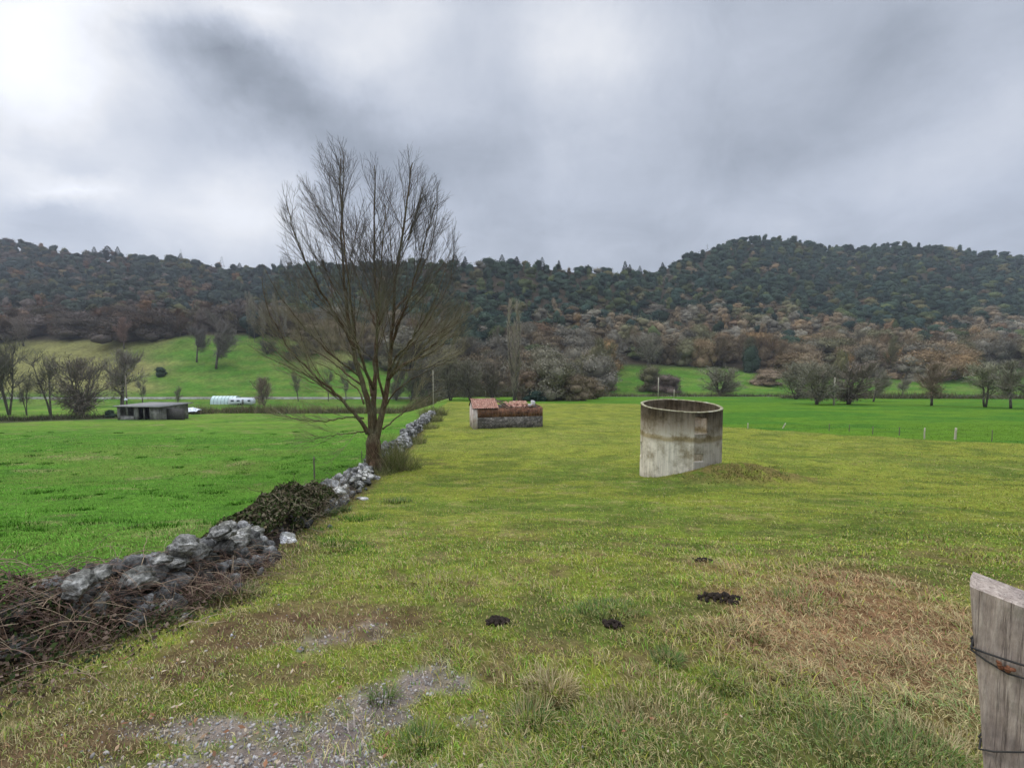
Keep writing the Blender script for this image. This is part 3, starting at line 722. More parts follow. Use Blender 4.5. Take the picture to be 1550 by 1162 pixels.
# ------------------------------------------------------------------ main bare tree
def main_tree():
    D = 19.5; S = D / F_PX
    base = on(567, D); gz = base[2]
    root = empty('bare_tree', base, label='large bare multi-stemmed ash tree beside the stone wall', cat='tree')
    def loc(px, py, dy=0):
        p = at(px, py, D); return np.array([p[0] - base[0], dy, p[2] - gz])
    E = [(-1.05, 0, 8.9, 2.75, 3.0, 5.3), (1.95, 0, 8.9, 2.0, 2.6, 4.75), (-.2, 0, 6.1, 4.75, 4.2, 3.5)]
    def inside(p, k):
        for (a, b_, c, rx, ry, rz) in E:
            if ((p[0] - a) / rx) ** 2 + ((p[1] - b_) / ry) ** 2 + ((p[2] - c) / rz) ** 2 < k: return True
        return False
    trunk = MB(); limbs = MB(); twigs = MB()
    # trunk: two fused stems
    def spline(pts, n):
        pts = np.array(pts); s = np.linspace(0, len(pts) - 1, n); i = np.minimum(s.astype(int), len(pts) - 2); f_ = s - i
        out = []
        for a, t in zip(i, f_):
            p0 = pts[max(a - 1, 0)]; p1 = pts[a]; p2 = pts[a + 1]; p3 = pts[min(a + 2, len(pts) - 1)]
            out.append(.5 * ((2 * p1) + (-p0 + p2) * t + (2 * p0 - 5 * p1 + 4 * p2 - p3) * t * t + (-p0 + 3 * p1 - 3 * p2 + p3) * t ** 3))
        return np.array(out)
    def lump(mb, pts, rad, n):
        k0 = len(mb.V); mb.tube(pts, rad, n)
        V = mb.V[-1]; V += (n3(V, .28, 3.3)[:, None]) * .09 * (np.random.default_rng(1).random() * 0 + 1)
    lump(trunk, spline([loc(568, 724), loc(567, 714), loc(566, 695), loc(565.5, 672), loc(566, 655)], 22), np.interp(np.linspace(0, 1, 22), [0, .12, .3, .8, 1], [.52, .41, .33, .30, .17]), 20)
    for k in range(6):
        a = k * PI / 3 + .3; trunk.tube(np.array([[.75 * math.cos(a), .75 * math.sin(a), -.12], [.42 * math.cos(a), .42 * math.sin(a), .08], [.2 * math.cos(a), .2 * math.sin(a), .6]]), [.05, .13, .15], 8)
    link('trunk', trunk.mesh('trunk', True), M['bark'], root)
    stems = [  # (polyline px,py,dy), r0, r1
        ([(562, 668, 0), (563, 640, -.05), (559, 605, -.2), (550, 570, -.35), (541, 530, -.4), (532, 490, -.3), (524, 440, -.2), (518, 370, 0), (513, 290, .2), (512, 235, .3)], .23, .02),
        ([(564, 668, .05), (565, 635, .1), (563, 590, .3), (562, 545, .5), (565, 500, .6), (560, 440, .8), (557, 370, .9), (558, 300, .8), (560, 240, .7)], .20, .018),
        ([(568, 668, 0), (575, 640, 0), (581, 605, .1), (586, 570, .15), (591, 525, .1), (596, 470, 0), (602, 410, -.1), (612, 340, -.1), (620, 280, 0), (622, 245, .1)], .215, .02),
        ([(558, 655, -.1), (550, 636, -.3), (535, 612, -.6), (517, 590, -.9), (500, 572, -1.1), (478, 548, -1.3), (455, 515, -1.5), (435, 470, -1.6), (428, 430, -1.6)], .13, .012),
        ([(586, 575, .1), (597, 560, .4), (612, 548, .7), (636, 530, 1.0), (664, 508, 1.2), (688, 480, 1.3), (700, 440, 1.3)], .12, .012),
        ([(555, 585, -.2), (535, 575, .1), (510, 560, .6), (485, 545, 1.0), (455, 530, 1.4), (420, 515, 1.8), (398, 490, 2.0)], .075, .008),
        ([(541, 530, -.4), (530, 500, -.6), (515, 470, -.9), (495, 430, -1.2), (478, 385, -1.5), (465, 345, -1.5), (460, 325, -1.5)], .10, .01),
        ([(591, 525, .1), (604, 495, -.3), (622, 460, -.7), (640, 410, -1.0), (656, 360, -1.2), (668, 315, -1.2)], .10, .01),
        ([(563, 590, .3), (555, 550, -.5), (548, 500, -1.0), (545, 440, -1.3), (540, 370, -1.5), (538, 300, -1.4), (536, 250, -1.2)], .10, .01),
        ([(581, 605, .1), (578, 560, -.6), (582, 510, -1.1), (590, 450, -1.5), (596, 390, -1.7), (600, 330, -1.6)], .09, .01),
        ([(565, 500, .6), (545, 460, 1.2), (520, 410, 1.8), (495, 350, 2.2), (480, 300, 2.3)], .08, .01),
        ([(596, 470, 0), (612, 440, .8), (632, 390, 1.4), (648, 330, 1.7), (652, 280, 1.7)], .08, .01),
        ([(565, 500, .6), (575, 450, 1.3), (585, 400, 1.8), (592, 340, 2.0), (590, 290, 1.9)], .07, .01),
        ([(553, 632, -.2), (535, 629, -.5), (505, 632, -1.0), (480, 629, -1.4), (460, 622, -1.7)], .06, .008),
        ([(556, 652, -.1), (540, 653, -.4), (515, 654, -.8), (492, 657, -1.1)], .05, .007),
        ([(578, 650, .1), (590, 640, .3), (606, 627, .6), (622, 614, .9), (645, 600, 1.2), (668, 585, 1.4)], .055, .007),
        ([(553, 610, -.2), (535, 590, .5), (508, 575, 1.0), (480, 560, 1.5), (450, 550, 1.9), (415, 545, 2.2)], .055, .007),
        ([(561, 600, .2), (545, 570, 1.0), (520, 545, 1.6), (490, 510, 2.2), (470, 460, 2.6), (460, 400, 2.7)], .08, .008),
        ([(588, 560, .1), (606, 540, -.6), (630, 520, -1.3), (655, 490, -1.8), (675, 450, -2.0), (690, 400, -2.0)], .08, .008),
        ([(586, 575, .1), (608, 542, -.2), (638, 508, -.5), (665, 468, -.7), (685, 425, -.8), (692, 385, -.8)], .085, .008),
        ([(590, 568, .2), (622, 546, .2), (658, 528, .4), (690, 498, .6), (706, 462, .7)], .065, .007),
        ([(578, 622, 0), (602, 592, -.4), (638, 568, -.8), (672, 552, -1.2), (698, 540, -1.4)], .055, .006),
        ([(550, 570, -.35), (520, 540, -1.0), (488, 500, -1.6), (458, 455, -2.0), (440, 415, -2.2)], .07, .007),
        ([(530, 605, -.6), (500, 590, -.2), (460, 575, .3), (425, 560, .6), (402, 545, .8)], .05, .006),
        ([(600, 560, .4), (625, 560, .9), (650, 552, 1.3), (680, 535, 1.6), (705, 520, 1.8)], .05, .006),
    ]
    cnt = [0, 0, 0, 0]
    def grow(p, dv, L, r, lv, out):
        step = .22 if lv == 1 else (.17 if lv == 2 else .13)
        n = max(2, int(L / step)); pts = [p]; kf = RNG.uniform(.82, 1.08)
        upb = {1: .055, 2: .05, 3: .03}[lv]
        for i in range(n):
            dv = dv + np.array([0, 0, upb]) + RNG.normal(0, .055, 3); dv = dv / np.linalg.norm(dv)
            q = pts[-1] + dv * step
            if not inside(q, kf) and q[2] > 3.2: break
            pts.append(q)
        if len(pts) < 2: return
        pts = np.array(pts); m_ = len(pts)
        rad = np.linspace(r, max(r * .28, .0028), m_)
        cnt[lv] += 1
        (limbs if lv == 1 and r > .016 else twigs).tube(pts, rad, 4 if lv == 1 else 3, cap=False)
        if lv >= 3: return
        gap = {1: .22, 2: .19}[lv]
        tot = (m_ - 1) * step; s = tot * (.12 if lv == 2 else .15)
        while s < tot * .97:
            i = min(int(s / step), m_ - 2); b0 = pts[i] + (pts[i + 1] - pts[i]) * (s / step - i)
            d0 = pts[i + 1] - pts[i]; d0 /= np.linalg.norm(d0)
            child(b0, d0, (tot - s) * RNG.uniform(.45, .8) + (.35 if lv == 1 else .22), rad[i] * .62, lv + 1)
            s += gap * RNG.uniform(.6, 1.5)
    def child(b0, d0, L, r, lv):
        v = RNG.normal(size=3); v -= v @ d0 * d0; v /= np.linalg.norm(v)
        ang = RNG.uniform(.32, .75) if lv < 3 else RNG.uniform(.25, .65)
        o2 = np.array([b0[0] - .3, b0[1], 0]) ; o2 /= (np.linalg.norm(o2) + .3)
        dv = d0 * math.cos(ang) + v * math.sin(ang) + o2 * .18 + np.array([0, 0, .12]); dv /= np.linalg.norm(dv)
        grow(b0, dv, min(L, {1: 3.4, 2: 1.5, 3: .7}[lv]), max(r, {1: .010, 2: .0062, 3: .0042}[lv]), lv, None)
    for (pl, r0, r1) in stems:
        r0 *= .86
        n = 26; pts = spline([loc(*q) for q in pl], n)
        rad = r0 + (r1 - r0) * np.linspace(0, 1, n) ** .55
        pts[3:] += RNG.normal(0, .022, (n - 3, 3))
        limbs.tube(pts, rad, 9 if r0 > .09 else 6)
        seg = np.linalg.norm(np.diff(pts, axis=0), axis=1); tot = seg.sum(); cum = np.concatenate([[0], np.cumsum(seg)])
        s = tot * (.30 if r0 > .15 else .22)
        while s < tot:
            i = min(np.searchsorted(cum, s) - 1, n - 2); d0 = (pts[i + 1] - pts[i]) / seg[i]
            b0 = pts[i] + d0 * (s - cum[i])
            child(b0, d0, (tot - s) * .5 + 1.2, min(rad[i] * .42, .021), 1)
            s += RNG.uniform(.22, .56)
    print('tree branches', cnt)
    link('limbs', limbs.mesh('limbs', True), M['bark'], root)
    link('crown', twigs.mesh('crown'), M['twig'], root)
main_tree()

# ------------------------------------------------------------------ generic far trees
def bare_proto(name, ntw, hgt=1.0, spread=.42, trunk_h=.25, stems=1, tw_w=.012, puff=.5, seed=0, lean=0, low=.25):
    """unit height; returns trunk mesh, crown mesh.  white colours, multiplied by object colour"""
    rng = np.random.default_rng(seed)
    tr = MB(); cr = MB()
    tips = []
    for s in range(stems):
        a0 = rng.uniform(0, 2 * PI); dv = np.array([math.cos(a0) * (.25 if stems > 1 else .03) + lean, math.sin(a0) * .2 * (stems > 1), 1.]); dv /= np.linalg.norm(dv)
        p = np.array([math.cos(a0), math.sin(a0), 0]) * .012 * (stems > 1); pts = [p]
        for i in range(8):
            dv = dv + rng.normal(0, .05, 3) + [0, 0, .03]; dv /= np.linalg.norm(dv); pts.append(pts[-1] + dv * .105)
        pts = np.array(pts); r0 = .022 if stems == 1 else .016
        tr.tube(pts, np.linspace(r0, .005, 9), 6)
        for k in range(11):
            t = rng.uniform(trunk_h / .84, 1) * 8; i = min(int(t), 7); b0 = pts[i] + (pts[i + 1] - pts[i]) * (t - i)
            a = rng.uniform(0, 2 * PI); d2 = np.array([math.cos(a), math.sin(a), rng.uniform(.3, 1.2)]); d2 /= np.linalg.norm(d2)
            L = spread * rng.uniform(.45, .95) * (1.15 - b0[2] * .5); q = [b0]
            for j in range(4):
                d2 = d2 + rng.normal(0, .12, 3) + [0, 0, .1]; d2 /= np.linalg.norm(d2); q.append(q[-1] + d2 * L / 4)
            q = np.array(q); tr.tube(q, np.linspace(.008, .003, 5), 4, cap=False)
            tips.append(q)
    tips = np.concatenate([t[1:] for t in tips])
    idx = rng.integers(len(tips), size=ntw)
    b0 = tips[idx] + rng.normal(0, .035, (ntw, 3))
    out = b0 - np.array([0, 0, .35]); out /= np.linalg.norm(out, axis=1)[:, None]
    dv = out * .9 + rng.normal(0, .45, (ntw, 3)) + [0, 0, .25]; dv /= np.linalg.norm(dv, axis=1)[:, None]
    L = rng.uniform(.05, .14, ntw) * puff * 2
    side = np.cross(dv, rng.normal(size=(ntw, 3))); side /= np.linalg.norm(side, axis=1)[:, None]
    side *= (tw_w * rng.uniform(.5, 1.2, ntw))[:, None] * .5
    tip = b0 + dv * L[:, None]; kk = tip[:, 2] > .02
    tip[:, 2] = np.minimum(tip[:, 2], 1.02 + rng.normal(0, .02, ntw))
    V = np.stack([b0 - side, b0 + side, tip], 1)[kk].reshape(-1, 3)
    c = np.repeat(rng.uniform(.7, 1.25, kk.sum()), 3)[:, None] * np.ones(3)
    crown = mesh_np(name + '_crown', V, [np.arange(len(V)).reshape(-1, 3)], c)
    crown.materials.append(M['leaf_obj'])
    tm = tr.mesh(name + '_trunk', True); tm.materials.append(M['bark_far'])
    return tm, crown
def dome_arrays(rng, ntri, w=.5, z0=.28, lobes=9, leaf=.055, elong=1.0, radial=0.0, core=True, top=1.0):
    """crown of unit height: leaf triangles on several lobes"""
    Vs = []; cs = []
    cen = []
    for k in range(lobes):
        a = rng.uniform(0, 2 * PI); q = w * .62 * math.sqrt(rng.random()); zz = rng.uniform(.12, .8)
        q *= (1.15 - max(0, zz - .35) * 1.5)
        cen.append((q * math.cos(a), q * math.sin(a), z0 + (top - z0) * (zz - .12), w * rng.uniform(.34, .52)))
    cen.append((0, 0, z0 + (top - z0) * .5, w * .66)); cen.append((0, 0, z0 + (top - z0) * .16, w * .7))
    per = ntri // len(cen)
    for (cx, cy, cz, r) in cen:
        d = rng.normal(size=(per, 3)); d[:, 2] = np.abs(d[:, 2]) * 1.1 - .35 * rng.random(per); d /= np.linalg.norm(d, axis=1)[:, None]
        rad = r * rng.uniform(.82 if radial == 0 else .5, 1.12, per)
        p = np.array([cx, cy, cz]) + d * rad[:, None] * [1, 1, .82]
        nrm = d + rng.normal(0, .38, (per, 3)); nrm /= np.linalg.norm(nrm, axis=1)[:, None]
        t = np.cross(nrm, rng.normal(size=(per, 3))); t /= np.linalg.norm(t, axis=1)[:, None]; b_ = np.cross(nrm, t)
        s = leaf * rng.uniform(.6, 1.3, per)[:, None]
        if radial:
            dd = d + rng.normal(0, .35, (per, 3)) + [0, 0, .3]; dd /= np.linalg.norm(dd, axis=1)[:, None]
            sd = np.cross(dd, rng.normal(size=(per, 3))); sd /= np.linalg.norm(sd, axis=1)[:, None]
            t1 = np.stack([p - sd * s * .14, p + sd * s * .14, p + dd * s * 1.9], 1); t2 = np.stack([p - t * s * .55, p + t * s * .45 - b_ * s * .35, p + b_ * s * .55], 1)
            tri = np.where((rng.random(per) < .5)[:, None, None], t1, t2)
        else:
            tri = np.stack([p - t * s, p + t * s * .8 - b_ * s * .6, p + b_ * s], 1)
        Vs.append(tri.reshape(-1, 3)); cs.append(np.repeat(rng.uniform(.65, 1.3, per), 3))
    V = np.concatenate(Vs); c = np.concatenate(cs); T = np.arange(len(V)).reshape(-1, 3)
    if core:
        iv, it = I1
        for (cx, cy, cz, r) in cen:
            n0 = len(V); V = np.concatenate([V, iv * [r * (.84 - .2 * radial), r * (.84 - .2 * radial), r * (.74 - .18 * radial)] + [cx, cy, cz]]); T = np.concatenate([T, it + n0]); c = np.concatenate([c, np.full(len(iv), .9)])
    return V, T, c
def dome_proto(name, seed, ntri, **k):
    rng = np.random.default_rng(seed); V, T, c = dome_arrays(rng, ntri, **k)
    me = mesh_np(name + '_crown', V, [T], c[:, None] * np.ones(3)); me.materials.append(M['leaf_obj'])
    tr = MB(); tr.tube(np.array([[0, 0, -.05], [.01, 0, .2], [0, .01, .55]]), [.03, .024, .012], 6)
    for q in range(4):
        a = q * 1.7 + seed; tr.tube(np.array([[0, 0, .18], [.1 * math.cos(a), .1 * math.sin(a), .38], [.2 * math.cos(a), .2 * math.sin(a), .55]]), [.014, .01, .005], 4)
    tm = tr.mesh(name + '_trunk', True); tm.materials.append(M['bark_far'])
    return tm, me
def conifer_arrays(rng, ntri, w=.17):
    z = rng.uniform(.12, 1, ntri) ** .9; tier = np.sin(z * 38) * .22 + .9
    r = w * (1 - z) ** .75 * tier * rng.uniform(.55, 1.1, ntri) + .008; a = rng.uniform(0, 2 * PI, ntri)
    p = np.stack([r * np.cos(a), r * np.sin(a), z], 1); d = np.stack([np.cos(a), np.sin(a), np.full(ntri, -.15)], 1)
    s = (.02 + .035 * (1 - z))[:, None]; sd = np.stack([-np.sin(a), np.cos(a), rng.normal(0, .5, ntri)], 1)
    V = np.stack([p - sd * s * .6, p + sd * s * .6, p + d * s * 1.3 + [0, 0, .01]], 1).reshape(-1, 3)
    return V, np.arange(len(V)).reshape(-1, 3), np.repeat(rng.uniform(.7, 1.2, ntri), 3)
def conifer_proto(name, seed, ntri=900, w=.17):
    V, T, c = conifer_arrays(np.random.default_rng(seed), ntri, w)
    me = mesh_np(name + '_crown', V, [T], c[:, None] * np.ones(3)); me.materials.append(M['leaf_obj'])
    tr = MB(); tr.tube(np.array([[0, 0, -.03], [0, 0, .5], [0, 0, .97]]), [.018, .012, .003], 6); tm = tr.mesh(name + '_trunk', True); tm.materials.append(M['bark_far'])
    return tm, me

BARE = [bare_proto('bare%d' % i, 2600, spread=.42, trunk_h=.22, stems=s, seed=20 + i, tw_w=.009) for i, s in enumerate([1, 1, 2, 1, 3])]
VEE = bare_proto('vee', 1500, spread=.30, trunk_h=.3, stems=2, seed=77, tw_w=.007)
BUSH = [bare_proto('bush%d' % i, 3800, spread=.55, trunk_h=.05, stems=6, seed=40 + i, tw_w=.012) for i in range(3)]
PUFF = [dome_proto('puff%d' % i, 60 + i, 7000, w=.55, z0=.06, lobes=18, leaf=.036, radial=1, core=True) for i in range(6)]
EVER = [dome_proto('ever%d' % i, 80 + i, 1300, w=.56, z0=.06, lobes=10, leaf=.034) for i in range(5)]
CONI = [conifer_proto('coni%d' % i, 95 + i, 900, w) for i, w in enumerate([.17, .22, .26])]

def tree(kind, protos, loc, hgt, wid, color, label, cat='tree', group=None, rz=None, trunk=True):
    tm, cm = protos
    root = empty(kind, loc, RNG.uniform(0, 2 * PI) if rz is None else rz, label=label, cat=cat, group=group)
    root.scale = (wid, wid, hgt)
    if trunk: link('trunk', tm, None, root)
    c = link('crown', cm, None, root); c.color = (*color, 1)
    return root
GREY = (.145, .130, .098); BRN = (.170, .130, .080); OLV = (.135, .125, .068); PALE = (.26, .235, .19); RED = (.160, .105, .062); ORG = (.21, .135, .062)
EVG = (.042, .063, .040); EVB = (.030, .050, .037); EVO = (.080, .096, .038)
def T(kind, protos, px, base_py, top_py, wpx, color, label, d=None, **k):
    p = hit(px, base_py) if d is None else on(px, d)
    s = p[1] / F_PX
    h = abs(p[1] * t_of(top_py) - p[2]) if d is not None else (base_py - top_py) * s
    w = wpx * s
    wd = w / 1.0
    p = p - np.array([0, 0, .1])
    return tree(kind, protos, p, h, wd, color, label, **k)
def poplar_proto():
    rng = np.random.default_rng(4); tr = MB(); V = []
    for k in range(15):
        a = rng.uniform(0, 2 * PI); r = .42 * math.sqrt(rng.random()); z1 = rng.uniform(.45, 1.0) if k > 1 else 1.0 - .04 * k; z0 = rng.uniform(.0, .25)
        pts = np.array([[.05 * math.cos(a) * (k > 0), .05 * math.sin(a) * (k > 0), z0], [r * .75 * math.cos(a), r * .75 * math.sin(a), z0 + .18 * z1], [r * math.cos(a), r * math.sin(a), z0 + (z1 - z0) * .6], [r * .55 * math.cos(a), r * .55 * math.sin(a), z1]])
        tr.tube(pts, [.035, .03, .02, .006], 4, cap=False)
        for j in range(150):
            f = rng.uniform(.1, 1) * 3; i = min(int(f), 2); p = pts[i] + (pts[i + 1] - pts[i]) * (f - i); an = rng.uniform(0, 2 * PI)
            e = p + np.array([.16 * math.cos(an), .16 * math.sin(an), rng.uniform(.04, .09)]); s = np.array([-math.sin(an), math.cos(an), 0]) * .010
            V += [p - s, p + s, e]
    V = np.array(V); V[:, 2] = np.minimum(V[:, 2], 1.0)
    cm = mesh_np('poplar_crown', V, [np.arange(len(V)).reshape(-1, 3)], rng.uniform(.7, 1.2, (len(V), 1)) * np.ones(3)); cm.materials.append(M['leaf_obj'])
    tm = tr.mesh('poplar_trunk', True); tm.materials.append(M['bark_far']); return tm, cm
# riverside trees, left
T('bare_tree', BARE[4], 14, 628, 505, 92, GREY, 'bare dark tree with crossing trunks at the left edge of the photo', rz=1.0)
T('bare_tree', VEE, 41, 629, 566, 45, GREY, 'thin leaning bare sapling second from the left edge by the stream', rz=.4)
T('bare_tree', VEE, 78, 630, 528, 86, GREY, 'bare tree with two trunks forking from the ground like a V', rz=.1)
T('bare_tree', BUSH[0], 124, 633, 540, 88, (.16, .135, .10), 'many stemmed bare tree with a dense dark base, left of the flat roofed shed')
T('bare_tree', BARE[2], 182, 624, 524, 98, (.19, .165, .13), 'rounded fine twigged bare tree rising behind the flat roofed shed')
T('shrub', EVER[1], 166, 632, 617, 20, EVG, 'small dark shrub against the left end of the shed', cat='shrub', trunk=False)
T('small_tree', EVER[0], 243, 570, 551, 20, EVG, 'small dark round evergreen standing alone on the green slope')
T('bare_tree', BARE[1], 327, 558, 474, 88, (.15, .13, .11), 'broad bare oak standing on the green slope above the white caravan')
T('bare_tree', BARE[3], 298, 548, 490, 60, (.13, .115, .10), 'bare grey tree close left of the broad oak on the slope')
T('birch_tree', BARE[0], 188, 528, 480, 44, (.26, .17, .14), 'pale pinkish birch at the foot of the left hillside')
T('birch_tree', BARE[2], 36, 524, 478, 46, (.2, .16, .13), 'pale bare birch at the forest edge near the left border')
T('bare_tree', BUSH[1], 400, 614, 571, 36, (.24, .18, .13), 'reddish bare bush tree right of the caravan')
T('bare_tree', VEE, 216, 612, 570, 30, GREY, 'spindly bare tree just behind the shed roof')
T('bare_tree', VEE, 268, 618, 583, 22, GREY, 'low spindly bare sapling right behind the shed')
for i, px in enumerate([377, 386, 398, 408, 420, 432]):
    T('dead_tree', VEE, px, 512 + (i % 3) * 6, 440 + (i * 7) % 25, 22, (.25, .22, .165), 'pale slender bare trunk at the wood edge left of the big ash', group='pale slender trunks at the wood edge')
T('shrub', BUSH[2], 405, 535, 515, 40, (.10, .09, .07), 'dark thorny scrub on the slope left of the big ash', cat='shrub')
T('shrub', BUSH[0], 440, 545, 522, 44, (.09, .08, .06), 'dark scrub patch on the slope behind the big ash branches', cat='shrub')
for (px, b_, t_, w_, lab) in [(452, 607, 560, 34, 'bare tree seen under the lowest left branches of the ash'), (497, 607, 556, 30, 'slim bare tree behind the left limb of the ash'), (524, 606, 562, 30, 'small bare tree by the road left of the ash stems'),
        (600, 606, 556, 40, 'bare tree by the road right of the ash stems'), (622, 606, 560, 34, 'bare tree between the ash and the thin pale pole'), (640, 606, 548, 44, 'bushy bare tree just left of the thin pale pole')]:
    T('bare_tree', (VEE if px < 600 else BUSH[px % 3]), px, b_, t_, w_, GREY, lab)
for (px, b_, t_, w_, lab) in [(470, 538, 517, 50, 'dark scrub on the upper slope behind the left ash limbs'), (505, 524, 500, 60, 'brown thicket at the wood edge behind the ash crown'), (560, 545, 520, 60, 'brown scrub patch on the slope behind the ash stems'), (612, 552, 525, 56, 'thorny scrub low on the slope right of the ash stems'), (530, 560, 545, 36, 'low bramble bush on the green slope behind the ash')]:
    T('shrub', BUSH[px % 3], px, b_, t_, w_, (.13, .11, .075), lab, cat='shrub')
# centre
T('poplar_tree', poplar_proto(), 777, 607, 450, 34, (.36, .31, .25), 'tall slim pale bare poplar behind the tiled hut')
cent = [(655, 606, 545, 56, GREY), (682, 606, 538, 60, (.19, .175, .13)), (712, 606, 545, 58, (.18, .165, .12)), (745, 606, 548, 52, (.17, .145, .11)), (800, 606, 552, 52, (.19, .14, .095)),
        (825, 606, 512, 72, (.21, .19, .135)), (845, 606, 545, 60, OLV), (872, 606, 556, 50, (.2, .155, .10)), (893, 604, 565, 42, BRN)]
cw = ['leftmost grey rounded bare tree behind the far end of the stone wall', 'tall grey bare tree directly left of the hut roof line', 'grey bare tree standing behind the left gable of the hut', 'brown-grey bare tree between hut gable and poplar',
      'brown bare tree right behind the broken part of the hut roof', 'tallest pale bushy tree right of the poplar', 'olive bare tree standing right of the tiled hut', 'brown bushy bare tree near the right end of the dark central wood', 'low russet tree ending the central wood beside the green slope']
for (q, w) in zip(cent, cw): T('bare_tree', (PUFF if q[0] > 790 else BUSH)[(q[0]) % (5 if q[0] > 790 else 3)], q[0], q[1], q[2], q[3] * 1.15, q[4], w)
T('dark_tree', EVER[2], 810, 607, 585, 34, EVB, 'low dark evergreen bush below the trees right of the hut', trunk=False)
# riverside and slope trees, right
rt = [(985, 592, 548, 40, OLV, PUFF, 'round olive bare tree on the green slope left of the tank'), (1012, 596, 562, 36, (.13, .1, .08), PUFF, 'dark brown scrubby tree just above the left rim of the tank'),
      (1090, 600, 555, 60, (.19, .175, .12), BUSH, 'spreading pale bare tree right above the tank'), (1162, 583, 555, 42, (.22, .165, .11), PUFF, 'low round brown tree on the slope between tank and pole'),
      (1205, 604, 550, 56, (.17, .16, .11), BUSH, 'grey-green bare tree left of the wooden utility pole'), (1236, 612, 547, 60, (.18, .165, .12), BUSH, 'wide bare riverside tree touching the pole from the left'),
      (1284, 612, 546, 70, (.17, .14, .11), BUSH, 'many stemmed bare tree immediately right of the wooden pole'), (1322, 608, 552, 50, (.18, .165, .12), BARE, 'slim bare riverside tree standing third right of the pole'),
      (1364, 600, 572, 26, (.2, .18, .13), BARE, 'smallest bare tree standing alone in the right meadow'), (1410, 614, 546, 66, (.22, .17, .12), BARE, 'broad single trunk bare tree on the right riverbank'),
      (1446, 574, 531, 46, (.24, .16, .08), PUFF, 'round russet tree at the wood corner above the right meadow'), (1492, 616, 545, 76, (.26, .25, .17), BARE, 'pale green wispy bare tree second from the right edge'),
      (1530, 618, 543, 72, (.19, .175, .13), BARE, 'leaning bare riverside tree at the right edge'), (1575, 618, 548, 70, (.19, .175, .13), BARE, 'bare tree cut off by the right edge')]
for i, q in enumerate(rt): T('bare_tree', q[5][i % 3], q[0], q[1], q[2], q[3] * 1.25, tuple(np.array(q[4]) * (1.12 if q[4] is not OLV else 1)), q[6])

# hedges and riverside scrub (uncountable)
def scrub(name, label, spots, cols):
    Vs = []; Cs = []; Ts = []; n0 = 0
    for (x, y, w, h, k) in spots:
        rng = RNG; m_ = k
        p = np.stack([x + rng.normal(0, w / 2.2, m_), y + rng.normal(0, w / 3, m_), np.zeros(m_)], 1); p[:, 2] = height(p[:, 0], p[:, 1]) - .05
        up = np.stack([rng.normal(0, .35, m_), rng.normal(0, .35, m_), np.ones(m_)], 1); up /= np.linalg.norm(up, axis=1)[:, None]
        hh = h * rng.uniform(.35, 1.1, m_)
        b0 = p + up * (hh * rng.uniform(0, .4, m_))[:, None]; tip = p + up * hh[:, None] + rng.normal(0, .08, (m_, 3)) * h
        sd = np.cross(up, rng.normal(size=(m_, 3))); sd /= np.linalg.norm(sd, axis=1)[:, None]; sd *= .0004 * y * rng.uniform(.5, 1.4, m_)[:, None]
        Vs.append(np.stack([b0 - sd, b0 + sd, tip], 1).reshape(-1, 3)); c = np.array(cols)[rng.integers(len(cols), size=m_)] * rng.uniform(.7, 1.3, m_)[:, None]; Cs.append(np.repeat(c, 3, 0))
    V = np.concatenate(Vs); me = mesh_np(name, V, [np.arange(len(V)).reshape(-1, 3)], np.concatenate(Cs))
    tag(link(name, me, M['leaf']), label, 'scrub', kind='stuff')
sp = []
for px in range(268, 660, 7): sp.append(((px - CX) / F_PX * 99, 99 + RNG.uniform(-2, 2), 2.2, 1.5 + RNG.uniform(-.5, .9), 220))
scrub('hedge', 'low brown reedy hedge along the far edge of the left field', sp, [(.16, .13, .07), (.11, .10, .05), (.22, .17, .10), (.10, .12, .04)])
sp = []
for px in range(-150, 170, 6): d = float(stream_y(px)) + 3; sp.append(((px - CX) / F_PX * d, d + RNG.uniform(-1.5, 1.5), 2.2, .9 + RNG.uniform(-.4, .7), 160))
scrub('stream_bank', 'dark scrub and dead stalks along the stream at the left', sp, [(.07, .06, .035), (.04, .04, .02), (.13, .11, .07), (.08, .10, .04)])
sp = []
for px in range(1190, 1800, 7): d = 112 - (px - 1190) * .012; sp.append(((px - CX) / F_PX * d, d + RNG.uniform(-1.5, 1.5), 2.6, 1.0 + RNG.uniform(-.5, 1.4), 170))
for px in range(840, 1190, 9): sp.append(((px - CX) / F_PX * 146, 146, 3, .9 + RNG.uniform(-.4, 1.2), 110))
for px in range(640, 905, 6): sp.append(((px - CX) / F_PX * 128, 128 + RNG.uniform(-3, 3), 3.5, 2.2 + RNG.uniform(-.5, 1.8), 320))
scrub('riverside_scrub', 'brown scrub along the river and road beyond the right field', sp, [(.12, .10, .06), (.09, .07, .045), (.15, .14, .07), (.08, .10, .035)])

